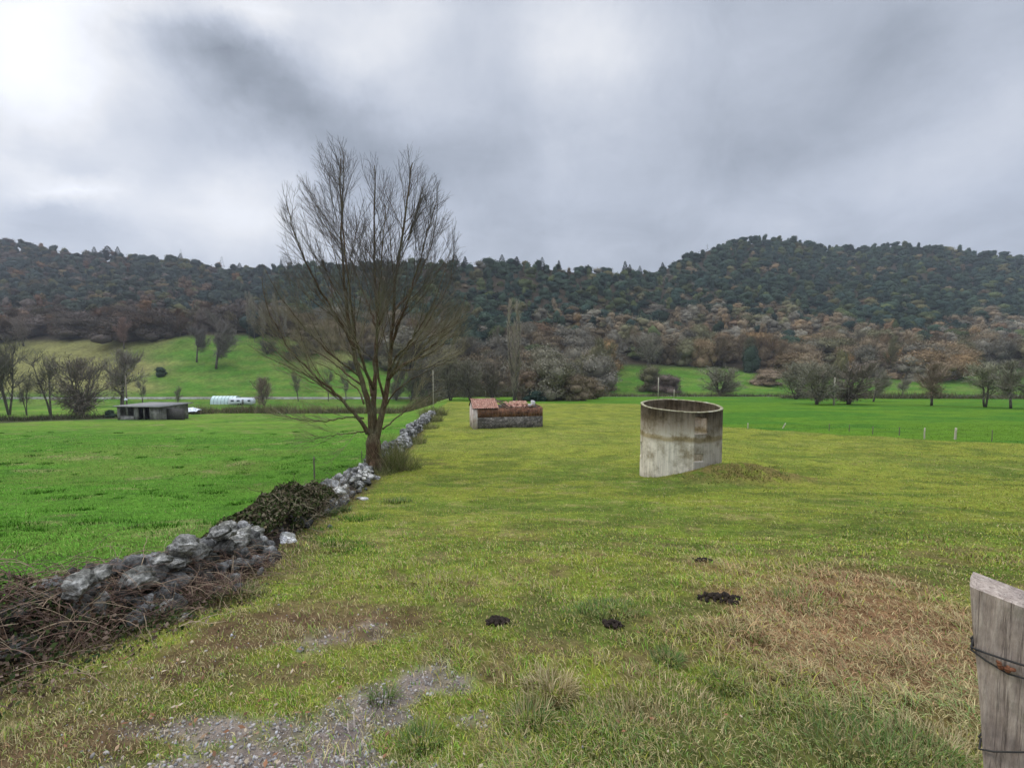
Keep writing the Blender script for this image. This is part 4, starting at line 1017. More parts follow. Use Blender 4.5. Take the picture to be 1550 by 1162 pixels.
# ------------------------------------------------------------------ hillside forest
def build_forest():
    rng = np.random.default_rng(5)
    pts = []
    y = 128.0
    while y < 610:
        sp_ = 8.8 if y < 300 else 9.4
        half = y * 1.5; nx = int(2 * half / sp_)
        xs = -half + sp_ * (np.arange(nx) + rng.uniform(-.4, .4, nx)); ys = y + rng.uniform(-.45, .45, nx) * sp_
        pts.append(np.stack([xs, ys], 1)); y += sp_ * .92
    q = np.concatenate(pts); a = az(q[:, 0], q[:, 1])
    R = np.interp(a, DP, DR); ok = (q[:, 1] > treeline(a) + rng.normal(0, 2.5, len(a))) & (q[:, 1] < R + 3) & (a > -300) & (a < 1850)
    q = q[ok]; a = a[ok]
    z = height(q[:, 0], q[:, 1]); R = np.interp(a, DP, DR); tl = treeline(a)
    s = (q[:, 1] - tl) / (R - tl)                    # 0 at the lower edge, 1 at the ridge
    nz = fbm(q[:, 0], q[:, 1], 60, 3); nz2 = fbm(q[:, 0] + 300, q[:, 1], 22, 3)
    # share of leafless trees: a belt along the foot of the hill
    pyv = CY - (z / q[:, 1] * F_PX) - 41
    belt_top = np.interp(a, [0, 250, 430, 600, 700, 800, 900, 1000, 1100, 1200, 1300, 1400, 1550], [462, 466, 480, 486, 530, 502, 494, 484, 468, 480, 504, 508, 472])
    dec = sm(-14, 14, pyv - belt_top + (nz2 - .5) * 75 + (nz - .5) * 30)
    isd = rng.random(len(q)) < dec * .86 + .03 + .30 * sm(430, 150, a) * sm(.35, .6, nz)
    low = np.clip(1 - s / .45, 0, 1)
    thin = rng.random(len(q)) > low * .42; q, a, z, R, tl, s, isd, low, nz, nz2 = [v_[thin] for v_ in (q, a, z, R, tl, s, isd, low, nz, nz2)]
    order = np.argsort(q[:, 1]); near = np.zeros(len(q), bool)
    vis = (a > -40) & (a < 1590) & ~((a > 640) & (a < 905) & (q[:, 1] < 140))
    cand = [i for i in order if vis[i]][:285]; near[cand] = True
    hgt = rng.uniform(8, 14.0, len(q)); wid = 9.0 + 10.5 * rng.random(len(q)) ** 1.6; wid *= np.where(rng.random(len(q)) < .25, .6, 1); wid *= 1 + .28 * low; hgt *= 1 + .22 * low
    edge = s < .1; hgt[edge] *= 1.05
    def colour(i):
        if isd[i]:
            w = rng.random(); lw = .9 - .35 * (a[i] < 300)
            c = np.array(BRN if w < .30 * lw + .12 else GREY if w < .62 else OLV if w < .78 else (.165, .148, .108) if w < .93 else RED if w < .97 else ORG)
            nm = 'brown' if w < .30 * lw + .12 else 'grey' if w < .62 else 'olive' if w < .78 else 'pale' if w < .93 else 'russet' if w < .97 else 'orange'
            if 1050 < a[i] < 1450 and w > .45 and w < .6: c, nm = np.array((.205, .145, .082)), 'tan'
            if a[i] > 880: c = c * 1.15
            if a[i] < 420: c = c * np.array([.74, .66, .72])
        else:
            w = rng.random(); c = np.array(EVG if w < .5 else EVB if w < .85 else EVO if w < .97 else (.12, .11, .05)); nm = 'dark green' if w < .85 else 'olive green'
            if a[i] < 420: c = c * np.array([1.12, .92, 1.06])
        return c * rng.uniform(.62, 1.35), nm
    zones = [(200, 'above the pale left meadow'), (440, 'above the green left slope'), (650, 'behind the big bare ash'), (770, 'behind the hut'), (920, 'right of the poplar'),
             (1110, 'upslope behind the tank'), (1200, 'upslope right of the tank'), (1340, 'above the wooden pole'), (1450, 'above the riverbank trees'), (1700, 'above the right meadow end')]
    for i in cand:
        c, nm = colour(i)
        zn = next(t for lim, t in zones if a[i] < lim)
        row = 'on the wood edge' if s[i] < .045 else 'in the second row' if s[i] < .1 else 'deeper in the wood'
        tall = 'tall' if hgt[i] > 14 else 'low' if hgt[i] < 11 else 'mid-sized'
        kind = 'leafless' if isd[i] else 'evergreen'
        lab = '%s %s %s tree %s %s' % (tall, nm, kind, row, zn)
        pr = (PUFF[rng.integers(6)] if rng.random() < .75 else BARE[rng.integers(4)]) if isd[i] else EVER[rng.integers(5)]
        k = 1.12 if isd[i] else 1.0
        tree('bare_tree' if isd[i] else 'evergreen_tree', pr, (q[i, 0], q[i, 1], z[i] - 1.2), hgt[i] * .95 * k, wid[i] * 1.05 * k, c, lab, group='%s trees %s %s' % (kind, row, zn))
    # the rest reads as one wood
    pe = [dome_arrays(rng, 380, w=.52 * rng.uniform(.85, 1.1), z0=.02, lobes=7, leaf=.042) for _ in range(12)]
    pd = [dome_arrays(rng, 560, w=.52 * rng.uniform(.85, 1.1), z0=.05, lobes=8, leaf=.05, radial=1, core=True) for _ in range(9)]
    for k in range(5):      # leafless crowns still hide what is behind them lower down
        pass
    pc = [conifer_arrays(rng, 150, .2) for _ in range(3)]
    Vs = []; Ts = []; Cs = []; n0 = 0
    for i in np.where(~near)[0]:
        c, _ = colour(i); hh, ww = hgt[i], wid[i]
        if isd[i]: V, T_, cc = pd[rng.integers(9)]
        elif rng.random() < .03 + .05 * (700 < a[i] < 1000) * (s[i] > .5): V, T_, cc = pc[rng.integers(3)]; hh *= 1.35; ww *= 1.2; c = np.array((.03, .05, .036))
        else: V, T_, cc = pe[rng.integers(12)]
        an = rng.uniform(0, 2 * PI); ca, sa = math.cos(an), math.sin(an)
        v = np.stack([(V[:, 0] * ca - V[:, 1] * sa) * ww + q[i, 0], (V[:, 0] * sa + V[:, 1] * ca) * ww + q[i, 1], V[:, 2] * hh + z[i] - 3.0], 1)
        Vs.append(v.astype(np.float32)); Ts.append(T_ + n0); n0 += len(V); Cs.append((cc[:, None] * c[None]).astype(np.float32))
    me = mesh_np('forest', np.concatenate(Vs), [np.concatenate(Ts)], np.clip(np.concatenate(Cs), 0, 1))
    print('forest trees', (~near).sum(), 'tris', len(me.polygons))
    tag(link('forest', me, M['leaf']), 'dense mixed evergreen and leafless wood covering the hillsides', 'forest', kind='stuff')
build_forest()
sky_con = [(140, 371, 18), (152, 368, 20), (172, 362, 24), (180, 366, 18), (187, 369, 16), (280, 381, 14), (302, 386, 12), (368, 392, 18), (390, 394, 18), (430, 389, 20),
           (585, 386, 22), (612, 388, 20), (640, 384, 24), (667, 380, 26), (690, 382, 22), (705, 384, 24), (730, 388, 16), (760, 382, 22), (774, 379, 24), (782, 381, 22), (820, 386, 16), (845, 392, 14), (889, 395, 16), (905, 392, 18),
           (944, 391, 18), (951, 394, 14), (966, 400, 12), (1000, 391, 14), (1010, 388, 14), (1186, 370, 22), (1168, 372, 16)]
for i, (px, top, hp) in enumerate(sky_con):
    R = float(np.interp(px, DP, DR)) - 4; p = on(px, R); h = R * float(t_of(top)) - p[2] + 1.0
    h = max(h, 8)
    nm = 'left ridge' if px < 450 else 'ridge behind the big ash' if px < 720 else 'ridge above the hut and poplar' if px < 1100 else 'high right summit'
    w = 'tallest' if hp >= 24 else 'slim' if hp < 17 else 'dark pointed'
    if i % 5 == 3: continue
    tree('conifer', CONI[i % 3], p - [0, 0, 1.0], h * RNG.uniform(.62, .92), h * (1.4 if hp > 20 else 1.05) * RNG.uniform(.8, 1.2), (.045, .068, .05), '%s conifer standing up from the skyline of the %s' % (w, nm), group='%s conifers on the %s' % (w, nm))

# ------------------------------------------------------------------ road and its wall
mb = MB(); mw = MB(); xs = np.linspace(-330, 330, 166)
L = []; 
for x in xs: L += [[x, 149.0, H(x, 149.0) + .06], [x, 152.2, H(x, 152.2) + .06]]
mb.add(L, Q=[[2 * i, 2 * i + 1, 2 * i + 3, 2 * i + 2][::-1] for i in range(len(xs) - 1)])
tag(link('road', mb.mesh('road'), mat_noise('asphalt', [(.3, (.12, .12, .09)), (.7, (.19, .18, .15))], 3, .9, 0)), 'pale country road along the valley side', kind='structure')
L = []
for x in xs:
    g = H(x, 148.4)
    L += [[x, 148.2, g - .6], [x, 148.2, g + .38], [x, 148.55, g + .38], [x, 148.55, g - .6]]
mw.add(L, Q=[[4 * i + j, 4 * i + 4 + j, 4 * i + 5 + j, 4 * i + 1 + j] for i in range(len(xs) - 1) for j in range(3)])
o = link('roadside_wall', mw.mesh('roadside_wall'), mat_noise('pale_stone', [(.35, (.09, .085, .06)), (.6, (.38, .37, .33))], .25, .9, 0)); tag(o, 'long low pale wall edging the road across the valley', 'wall')

# ------------------------------------------------------------------ hut
def stone_mat(name, c0, c1, mortar, scale, sy=1.6, bd=.03):
    m, nt, b = new_mat(name, .95, .1); co = coords(nt)
    nz = noise(nt, 3, 3, .6, co); mx = mixc(nt, co, nz.outputs['Color'], .08)
    mp = N(nt, 'ShaderNodeMapping'); mp.inputs['Scale'].default_value = (scale, scale, scale * sy); nt.links.new(mx, mp.inputs[0])
    v = N(nt, 'ShaderNodeTexVoronoi', feature='DISTANCE_TO_EDGE'); nt.links.new(mp.outputs[0], v.inputs['Vector']); v.inputs['Scale'].default_value = 1
    v2 = N(nt, 'ShaderNodeTexVoronoi'); nt.links.new(mp.outputs[0], v2.inputs['Vector']); v2.inputs['Scale'].default_value = 1
    g = N(nt, 'ShaderNodeSeparateColor'); nt.links.new(v2.outputs['Color'], g.inputs[0])
    base = ramp(nt, g.outputs[0], [(0, c0), (1, c1)]).outputs[0]
    st = noise(nt, 2.2, 6, .7, co); base = mixc(nt, base, ramp(nt, st.outputs[0], [(.35, (.45, .42, .4)), (.65, (1.25, 1.2, 1.15))]).outputs[0], 1.0, 'MULTIPLY')
    e = ramp(nt, v.outputs['Distance'], [(.02, (1, 1, 1)), (.09, (0, 0, 0))]).outputs[0]
    nt.links.new(mixc(nt, base, mortar, e), b.inputs['Base Color']); bump(nt, b, v.outputs['Distance'], .8, bd)
    return m
def brick_mat(name, c1, c2, mortar):
    m, nt, b = new_mat(name, .95, .1); co = coords(nt)
    mp = N(nt, 'ShaderNodeMapping'); mp.inputs['Rotation'].default_value = (PI / 2, 0, 0); nt.links.new(co, mp.inputs[0])
    br = N(nt, 'ShaderNodeTexBrick'); nt.links.new(mp.outputs[0], br.inputs['Vector']); br.inputs['Scale'].default_value = 1
    br.inputs['Brick Width'].default_value = .26; br.inputs['Row Height'].default_value = .085; br.inputs['Mortar Size'].default_value = .008
    br.inputs['Color1'].default_value = (*c1, 1); br.inputs['Color2'].default_value = (*c2, 1); br.inputs['Mortar'].default_value = (*mortar, 1)
    st = noise(nt, 1.7, 6, .7, co)
    nt.links.new(mixc(nt, br.outputs['Color'], ramp(nt, st.outputs[0], [(.35, (.35, .3, .3)), (.65, (1.3, 1.2, 1.1))]).outputs[0], 1.0, 'MULTIPLY'), b.inputs['Base Color'])
    bump(nt, b, br.outputs['Fac'], -.5, .02)
    return m
M['hutstone'] = stone_mat('hut_rubble', (.07, .065, .055), (.22, .20, .175), (.05, .048, .035), 5)
M['brick'] = brick_mat('old_brick', (.25, .12, .075), (.15, .085, .06), (.16, .13, .10))
M['plaster'] = mat_noise('old_plaster', [(.3, (.26, .18, .14)), (.5, (.46, .38, .33)), (.7, (.60, .56, .51))], 2.2, .9, .01)
M['tile'] = mat_noise('roof_tile', [(.3, (.20, .10, .07)), (.5, (.36, .185, .13)), (.7, (.46, .30, .23))], 3.5, .85, .01)
M['rafter'] = mat_noise('old_timber', [(.3, (.04, .03, .022)), (.7, (.12, .09, .06))], 5, .9, .01)
M['concrete_w'] = mat_noise('pale_concrete', [(.3, (.3, .28, .26)), (.7, (.5, .48, .46))], 4, .9, .01)

def hut():
    A = hit(717, 649.5); B_ = hit(821.5, 646.0)
    v = B_ - A; Lx = math.hypot(v[0], v[1]); rz = math.atan2(v[1], v[0]); W = 2.6
    zb = min(A[2], B_[2]) - .15
    root = empty('stone_hut', (A[0], A[1], A[2]), rz, label='small roofless-ended stone and brick hut with a sagging red tile roof', cat='hut')
    k = A[1] / F_PX
    he = A[1] * float(t_of(618)) - A[2]; hr = (A[1] + W * .45) * float(t_of(604.5)) - A[2]
    print('hut', Lx, he, hr)
    hb = he * .55
    w = MB(); t_ = .32
    w.box((Lx / 2, t_ / 2, hb / 2 - .2), (Lx, t_, hb + .4))
    w.box((Lx / 2, W - t_ / 2, he / 2 - .2), (Lx, t_, he + .4))
    w.box((Lx - t_ / 2, W / 2, hb / 2 - .2), (t_, W - 2 * t_ - .004, hb + .4))
    link('wall', w.mesh('wall'), M['hutstone'], root)
    bk = MB(); 
    xs = np.linspace(0, Lx, 26)
    for i in range(25):
        top = he - .02 + (RNG.uniform(-.05, .03) if xs[i] > 2.0 else 0)
        if xs[i] > Lx - 1.2: top += RNG.uniform(-.08, .02)
        bk.box(((xs[i] + xs[i + 1]) / 2, t_ / 2 + .004, (hb + top) / 2 + .003), (xs[1] - xs[0], t_ - .03, top - hb))
    bk.box((Lx - t_ / 2 + .003, W / 2, (hb + he) / 2), (t_ - .03, W - 2 * t_ - .004, he - hb))
    link('brick_course', bk.mesh('brick_course'), M['brick'], root)
    # gable with slit window
    g = MB(); sl0, sl1, slz0, slz1 = W * .42, W * .52, he * .62, he * 1.02
    def gpoly(y0, y1, z0, z1a, z1b):
        vs = [(-.02, y0, z0), (-.02, y1, z0), (-.02, y1, z1b), (-.02, y0, z1a), (t_, y0, z0), (t_, y1, z0), (t_, y1, z1b), (t_, y0, z1a)]
        g.add(vs, Q=[[3, 2, 1, 0], [4, 5, 6, 7], [0, 1, 5, 4], [1, 2, 6, 5], [2, 3, 7, 6], [3, 0, 4, 7]])
    zt = lambda y: he + (hr - he) * (1 - abs(y - W / 2) / (W / 2)) - .03
    gpoly(-.02, sl0, -.4, zt(-.02 + .02), zt(sl0)); gpoly(sl0, sl1, -.4, slz0, slz0); gpoly(sl0, sl1, slz1, zt(sl0), zt(sl1)); gpoly(sl1, W / 2 + .1, -.4, zt(sl1), zt(W / 2) - .02); gpoly(W / 2 + .1, W + .02, -.4, zt(W / 2) - .05, zt(W))
    link('gable', g.mesh('gable'), M['plaster'], root)
    iv = MB(); iv.box((t_ / 2 + .05, (sl0 + sl1) / 2, (slz0 + slz1) / 2), (.02, sl1 - sl0 - .004, slz1 - slz0 - .004)); link('window_slit', iv.mesh('window_slit'), M['dark'], root)
    # tiled slopes
    def tiles(mb, x0, x1, ylo, zlo, yhi, zhi, sag=0, rag=0):
        n = int((x1 - x0) / .17); rows = 6
        for i in range(n):
            xc = x0 + (i + .5) * (x1 - x0) / n
            for r in range(rows):
                if rag and RNG.random() < rag * (1 if (i > n - 4 or i < 3) else .12): continue
                f0 = r / rows; f1 = (r + 1.12) / rows; f1 = min(f1, 1.0)
                for up, off in ((1, .0), (-1, .085)):
                    pts = []
                    for f in (f0, f1):
                        yy = ylo + (yhi - ylo) * f; zz = zlo + (zhi - zlo) * f + (.018 if f == f0 else 0) - sag * math.sin(PI * f) + sag * (float(vnoise(np.array([xc * 1.5]), np.array([f * 3.]))) - .5)
                        for s in range(4):
                            th = PI * s / 3
                            pts.append((xc + off + math.cos(th) * .052 * (1 if f == f0 else .85), yy, zz + up * math.sin(th) * .042 + (.0 if up > 0 else .03)))
                    jit = RNG.normal(0, .008, 3)
                    mb.add(np.array(pts) + jit, Q=[[s, s + 1, s + 5, s + 4] for s in range(3)])
    rf = MB(); xl = Lx * .345
    tiles(rf, -.12, xl, -.12, he - .02, W / 2, hr); tiles(rf, -.12, xl - .2, W + .12, he - .02, W / 2, hr)
    rf.tube(np.array([[-.12, W / 2, hr + .01], [xl * .5, W / 2, hr - .01], [xl, W / 2, hr + .01]]), .075, 8)
    o = link('roof', rf.mesh('roof'), M['tile'], root)
    bd = MB(); bd.add([(-.1, -.08, he - .06), (xl, -.08, he - .06), (xl, W / 2, hr - .05), (-.1, W / 2, hr - .05), (-.1, W + .08, he - .06), (xl, W + .08, he - .06)], Q=[[0, 1, 2, 3], [3, 2, 5, 4]])
    link('roof_boards', bd.mesh('roof_boards'), M['rafter'], o)
    rr = MB(); x0, x1 = Lx * .46, Lx * .815; hs = he + (hr - he) * .62
    tiles(rr, x0, x1, .02, he + .0, W * .62, hs, sag=.10, rag=.35)
    for k in range(60):
        p = np.array([RNG.uniform(x0 - .3, x1 + .5), RNG.uniform(.1, W * .5), he + RNG.uniform(-.02, .14)])
        V = np.array([[-.12, -.05, 0], [.12, -.05, 0], [.12, 0, .03], [-.12, 0, .03], [.12, .05, 0], [-.12, .05, 0]]) @ rot_rand().T
        rr.add(V + p, Q=[[0, 1, 2, 3], [3, 2, 4, 5]])
    tag(link('roof', rr.mesh('roof'), M['tile'], root), label='sagging fallen section of the tile roof')
    rb = MB(); rb.add([(x0 - .15, .05, he - .08), (x1 + .9, .05, he - .12), (x1 + .8, W * .62, hs - .35), (x0 - .05, W * .62, hs - .12)], Q=[[0, 1, 2, 3]])
    link('fallen_boards', rb.mesh('fallen_boards'), M['rafter'], root)
    for (a, b_) in [((xl + .02, W / 2, hr - .02), (xl + .75, -.02, he - .05)), ((xl + .25, W / 2, hr - .12), (xl + .95, .25, he + .02)), ((xl - .05, W * .45, hr - .03), (xl + .5, -.05, he + .12)), ((x0 + .1, W * .6, hs + .05), (xl + .1, W * .4, hr - .2)), ((Lx - .9, .1, he), (Lx - .2, W * .6, he + .12))]:
        q = MB(); q.tube(np.array([a, b_]), .045, 4); link('rafter', q.mesh('rafter'), M['rafter'], root)
    c = MB(); c.box((Lx * .865, .4, he + .18), (.34, .3, .62), jit=.05); c.box((Lx * .83, .38, he + .08), (.3, .3, .3), rz=.3, jit=.05)
    V = c.V[0]; V[[1, 3], 0] += .12
    link('wall_stub', c.mesh('wall_stub'), M['concrete_w'], root)
    e = MB(); e.box((Lx * .5, t_ / 2, he + .02), (Lx - .5, .12, .05), jit=.01); e.box((Lx - .15, W * .5, he + .02), (.1, W * .6, .05))
    link('wall_plate', e.mesh('wall_plate'), M['rafter'], root)
hut()

# ------------------------------------------------------------------ concrete tank
m, nt, b = new_mat('stained_concrete', .92, .15); M['tank'] = m
co = coords(nt); sep = N(nt, 'ShaderNodeSeparateXYZ'); nt.links.new(co, sep.inputs[0])
zr = N(nt, 'ShaderNodeMapRange'); zr.inputs[1].default_value = 0; zr.inputs[2].default_value = 2.95; nt.links.new(sep.outputs[2], zr.inputs[0])
stk = noise(nt, 5, 7, .75, co, (2.2, 2.2, .12)); blot = noise(nt, 1.6, 6, .7, co); fine = noise(nt, 22, 5, .7, co)
ad = N(nt, 'ShaderNodeMath', operation='MULTIPLY_ADD'); nt.links.new(stk.outputs[0], ad.inputs[0]); ad.inputs[1].default_value = .34; nt.links.new(zr.outputs[0], ad.inputs[2])
ad2 = N(nt, 'ShaderNodeMath', operation='MULTIPLY_ADD'); nt.links.new(blot.outputs[0], ad2.inputs[0]); ad2.inputs[1].default_value = .16; nt.links.new(ad.outputs[0], ad2.inputs[2])
body = ramp(nt, ad2.outputs[0], [(.25, (.50, .47, .42)), (.62, (.54, .50, .43)), (.79, (.33, .28, .16)), (.825, (.30, .27, .17)), (.86, (.50, .47, .41)), (.97, (.36, .33, .28)), (1.0, (.20, .185, .15))])
e_ = body.color_ramp.elements
zb_ = N(nt, 'ShaderNodeMath', operation='MULTIPLY_ADD'); nt.links.new(blot.outputs[0], zb_.inputs[0]); zb_.inputs[1].default_value = .12; nt.links.new(zr.outputs[0], zb_.inputs[2])
nt.links.new(zb_.outputs[0], body.inputs[0])
for k_, (p_, c_) in enumerate([(.08, (.40, .37, .33)), (.22, (.78, .74, .65)), (.665, (.74, .70, .60)), (.70, (.44, .37, .22)), (.735, (.50, .43, .28)), (.76, (.70, .66, .57)), (.93, (.56, .52, .46))]):
    e_[k_].position = p_; e_[k_].color = (*c_, 1)
zt_ = N(nt, 'ShaderNodeMath', operation='MULTIPLY_ADD'); nt.links.new(stk.outputs[0], zt_.inputs[0]); zt_.inputs[1].default_value = .75; nt.links.new(zr.outputs[0], zt_.inputs[2])
zt2 = N(nt, 'ShaderNodeMath', operation='MULTIPLY'); nt.links.new(zt_.outputs[0], zt2.inputs[0]); zt2.inputs[1].default_value = .6
dk = ramp(nt, zt2.outputs[0], [(.60, (1, 1, 1)), (.74, (.45, .41, .35)), (.84, (.15, .135, .11))])
s1 = ramp(nt, stk.outputs[0], [(.3, (.55, .53, .5)), (.5, (.92, .9, .88)), (.68, (1.12, 1.1, 1.08))])
cc_ = mixc(nt, body.outputs[0], s1.outputs[0], 1.0, 'MULTIPLY'); cc_ = mixc(nt, cc_, dk.outputs[0], 1.0, 'MULTIPLY')
s2 = ramp(nt, blot.outputs[0], [(.36, (.45, .41, .33)), (.56, (1, 1, 1))]); cc_ = mixc(nt, cc_, s2.outputs[0], 1.0, 'MULTIPLY')
# right face away from the light: shade, with the opening's stain, put in vertex colour
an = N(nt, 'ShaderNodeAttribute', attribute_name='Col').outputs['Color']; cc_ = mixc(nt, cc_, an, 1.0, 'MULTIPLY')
nt.links.new(cc_, b.inputs['Base Color']); bump(nt, b, fine.outputs[0], .6, .02)

def tank():
    R0, th_ = TANK_R, .10; c = np.array([TANK[0], TANK[1]]); zc = TANK[2]
    gz = H(c[0] - 1.4, c[1] - .6)
    zb = -5.0
    root = empty('concrete_tank', (c[0], c[1], zb), label='open round concrete tank with a square window, stained and standing on the slope', cat='tank')
    view = math.atan2(-c[1], -c[0])                # direction back to the camera
    nA, nZ = 240, 66; top = zc - zb; ang = np.arange(nA) * 2 * PI / nA
    ux, uy = math.cos(view), math.sin(view); rx_, ry_ = -uy, ux   # right as seen from camera
    def topz(a): 
        f = math.cos(a) * R0 * ux + math.sin(a) * R0 * uy; r = math.cos(a) * R0 * rx_ + math.sin(a) * R0 * ry_
        return top - .055 * f - .03 * r + .006 * math.sin(a * 5)
    # is +r to the right of the picture?  right = +x roughly
    sgn = 1 if rx_ > 0 else -1
    def px_of(a):
        x, y = c[0] + R0 * math.cos(a), c[1] + R0 * math.sin(a); return CX + x / y * F_PX
    def facing(a): return math.cos(a - view) > -.05
    solid = np.ones((nA, nZ), bool)
    tpz = np.array([topz(a) for a in ang])
    for i, a in enumerate(ang):
        am = a + PI / nA; x, y = c[0] + R0 * math.cos(am), c[1] + R0 * math.sin(am); px = CX + x / y * F_PX
        if not facing(am): continue
        for j in range(nZ):
            z = zb + tpz[i] * (j + .5) / nZ; py = CY - 41 - z / y * F_PX
            py = CY - F_PX * math.tan(math.atan(z / y) + P)
            if 1054 < px < 1073 and 632 < py < 657: solid[i, j] = False
            if 1054 < px < 1068 and 687 < py < 699: solid[i, j] = False
            if px < 973.5 and math.cos(am - view) < .5 and 669 < py < 689: solid[i, j] = False
    V = []; C = []
    for i, a in enumerate(ang):
        for j in range(nZ + 1):
            z = tpz[i] * j / nZ
            for r in (R0, R0 - th_): V.append((r * math.cos(a), r * math.sin(a), z))
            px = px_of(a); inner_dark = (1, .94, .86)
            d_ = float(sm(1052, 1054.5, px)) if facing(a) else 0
            k = 1 - .52 * d_  # shade of the right face put into the colour
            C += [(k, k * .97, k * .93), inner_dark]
    idx = lambda i, j, s: (((i % nA) * (nZ + 1)) + j) * 2 + s
    Q = []
    for i in range(nA):
        for j in range(nZ):
            if not solid[i, j]: continue
            Q.append([idx(i, j, 0), idx(i + 1, j, 0), idx(i + 1, j + 1, 0), idx(i, j + 1, 0)])
            Q.append([idx(i + 1, j, 1), idx(i, j, 1), idx(i, j + 1, 1), idx(i + 1, j + 1, 1)])
            if j == nZ - 1 or not solid[i, j + 1]: Q.append([idx(i, j + 1, 0), idx(i + 1, j + 1, 0), idx(i + 1, j + 1, 1), idx(i, j + 1, 1)])
            if j > 0 and not solid[i, j - 1]: Q.append([idx(i + 1, j, 0), idx(i, j, 0), idx(i, j, 1), idx(i + 1, j, 1)])
            if not solid[(i + 1) % nA, j]: Q.append([idx(i + 1, j, 0), idx(i + 1, j, 1), idx(i + 1, j + 1, 1), idx(i + 1, j + 1, 0)])
            if not solid[(i - 1) % nA, j]: Q.append([idx(i, j, 1), idx(i, j, 0), idx(i, j + 1, 0), idx(i, j + 1, 1)])
    me = mesh_np('wall', V, [np.array(Q)], np.array(C)); link('wall', me, M['tank'], root)
    # rim lip, lighter, a little proud
    rim = MB(); L = []
    for i, a in enumerate(ang):
        z = tpz[i]
        for (r, dz) in ((R0 + .006, -.02), (R0 + .008, .006), (R0 - th_ * .5, .018), (R0 - th_ - .004, .006), (R0 - th_ - .004, -.02)):
            w_ = .006 * (float(vnoise(np.array([a * 14]), np.array([r * 9]))) - .5)
            L.append(((r + w_) * math.cos(a), (r + w_) * math.sin(a), z + dz + w_))
    rim.add(L, Q=[[i * 5 + j, ((i + 1) % nA) * 5 + j, ((i + 1) % nA) * 5 + j + 1, i * 5 + j + 1] for i in range(nA) for j in range(4)])
    link('rim', rim.mesh('rim', True), mat_noise('mossy_rim', [(.3, (.09, .08, .05)), (.5, (.28, .25, .15)), (.7, (.48, .45, .36))], 6, .95, .02), root)
    # ribs of the shutter marks on the dark side: a buttress strip at the edge of the blocked opening
    for px0, wd, z0, z1, nm in ():
        bi = min(range(nA), key=lambda i: abs(px_of(ang[i]) - px0) if facing(ang[i]) else 1e9); a = ang[bi]
        q = MB(); q.box(((R0 + .01) * math.cos(a), (R0 + .01) * math.sin(a), (z0 + z1) / 2), (.07, wd, z1 - z0), rz=a, c_=(1, 1, 1), jit=.006)
        link(nm, q.mesh(nm), M['tank'], root)
tank()

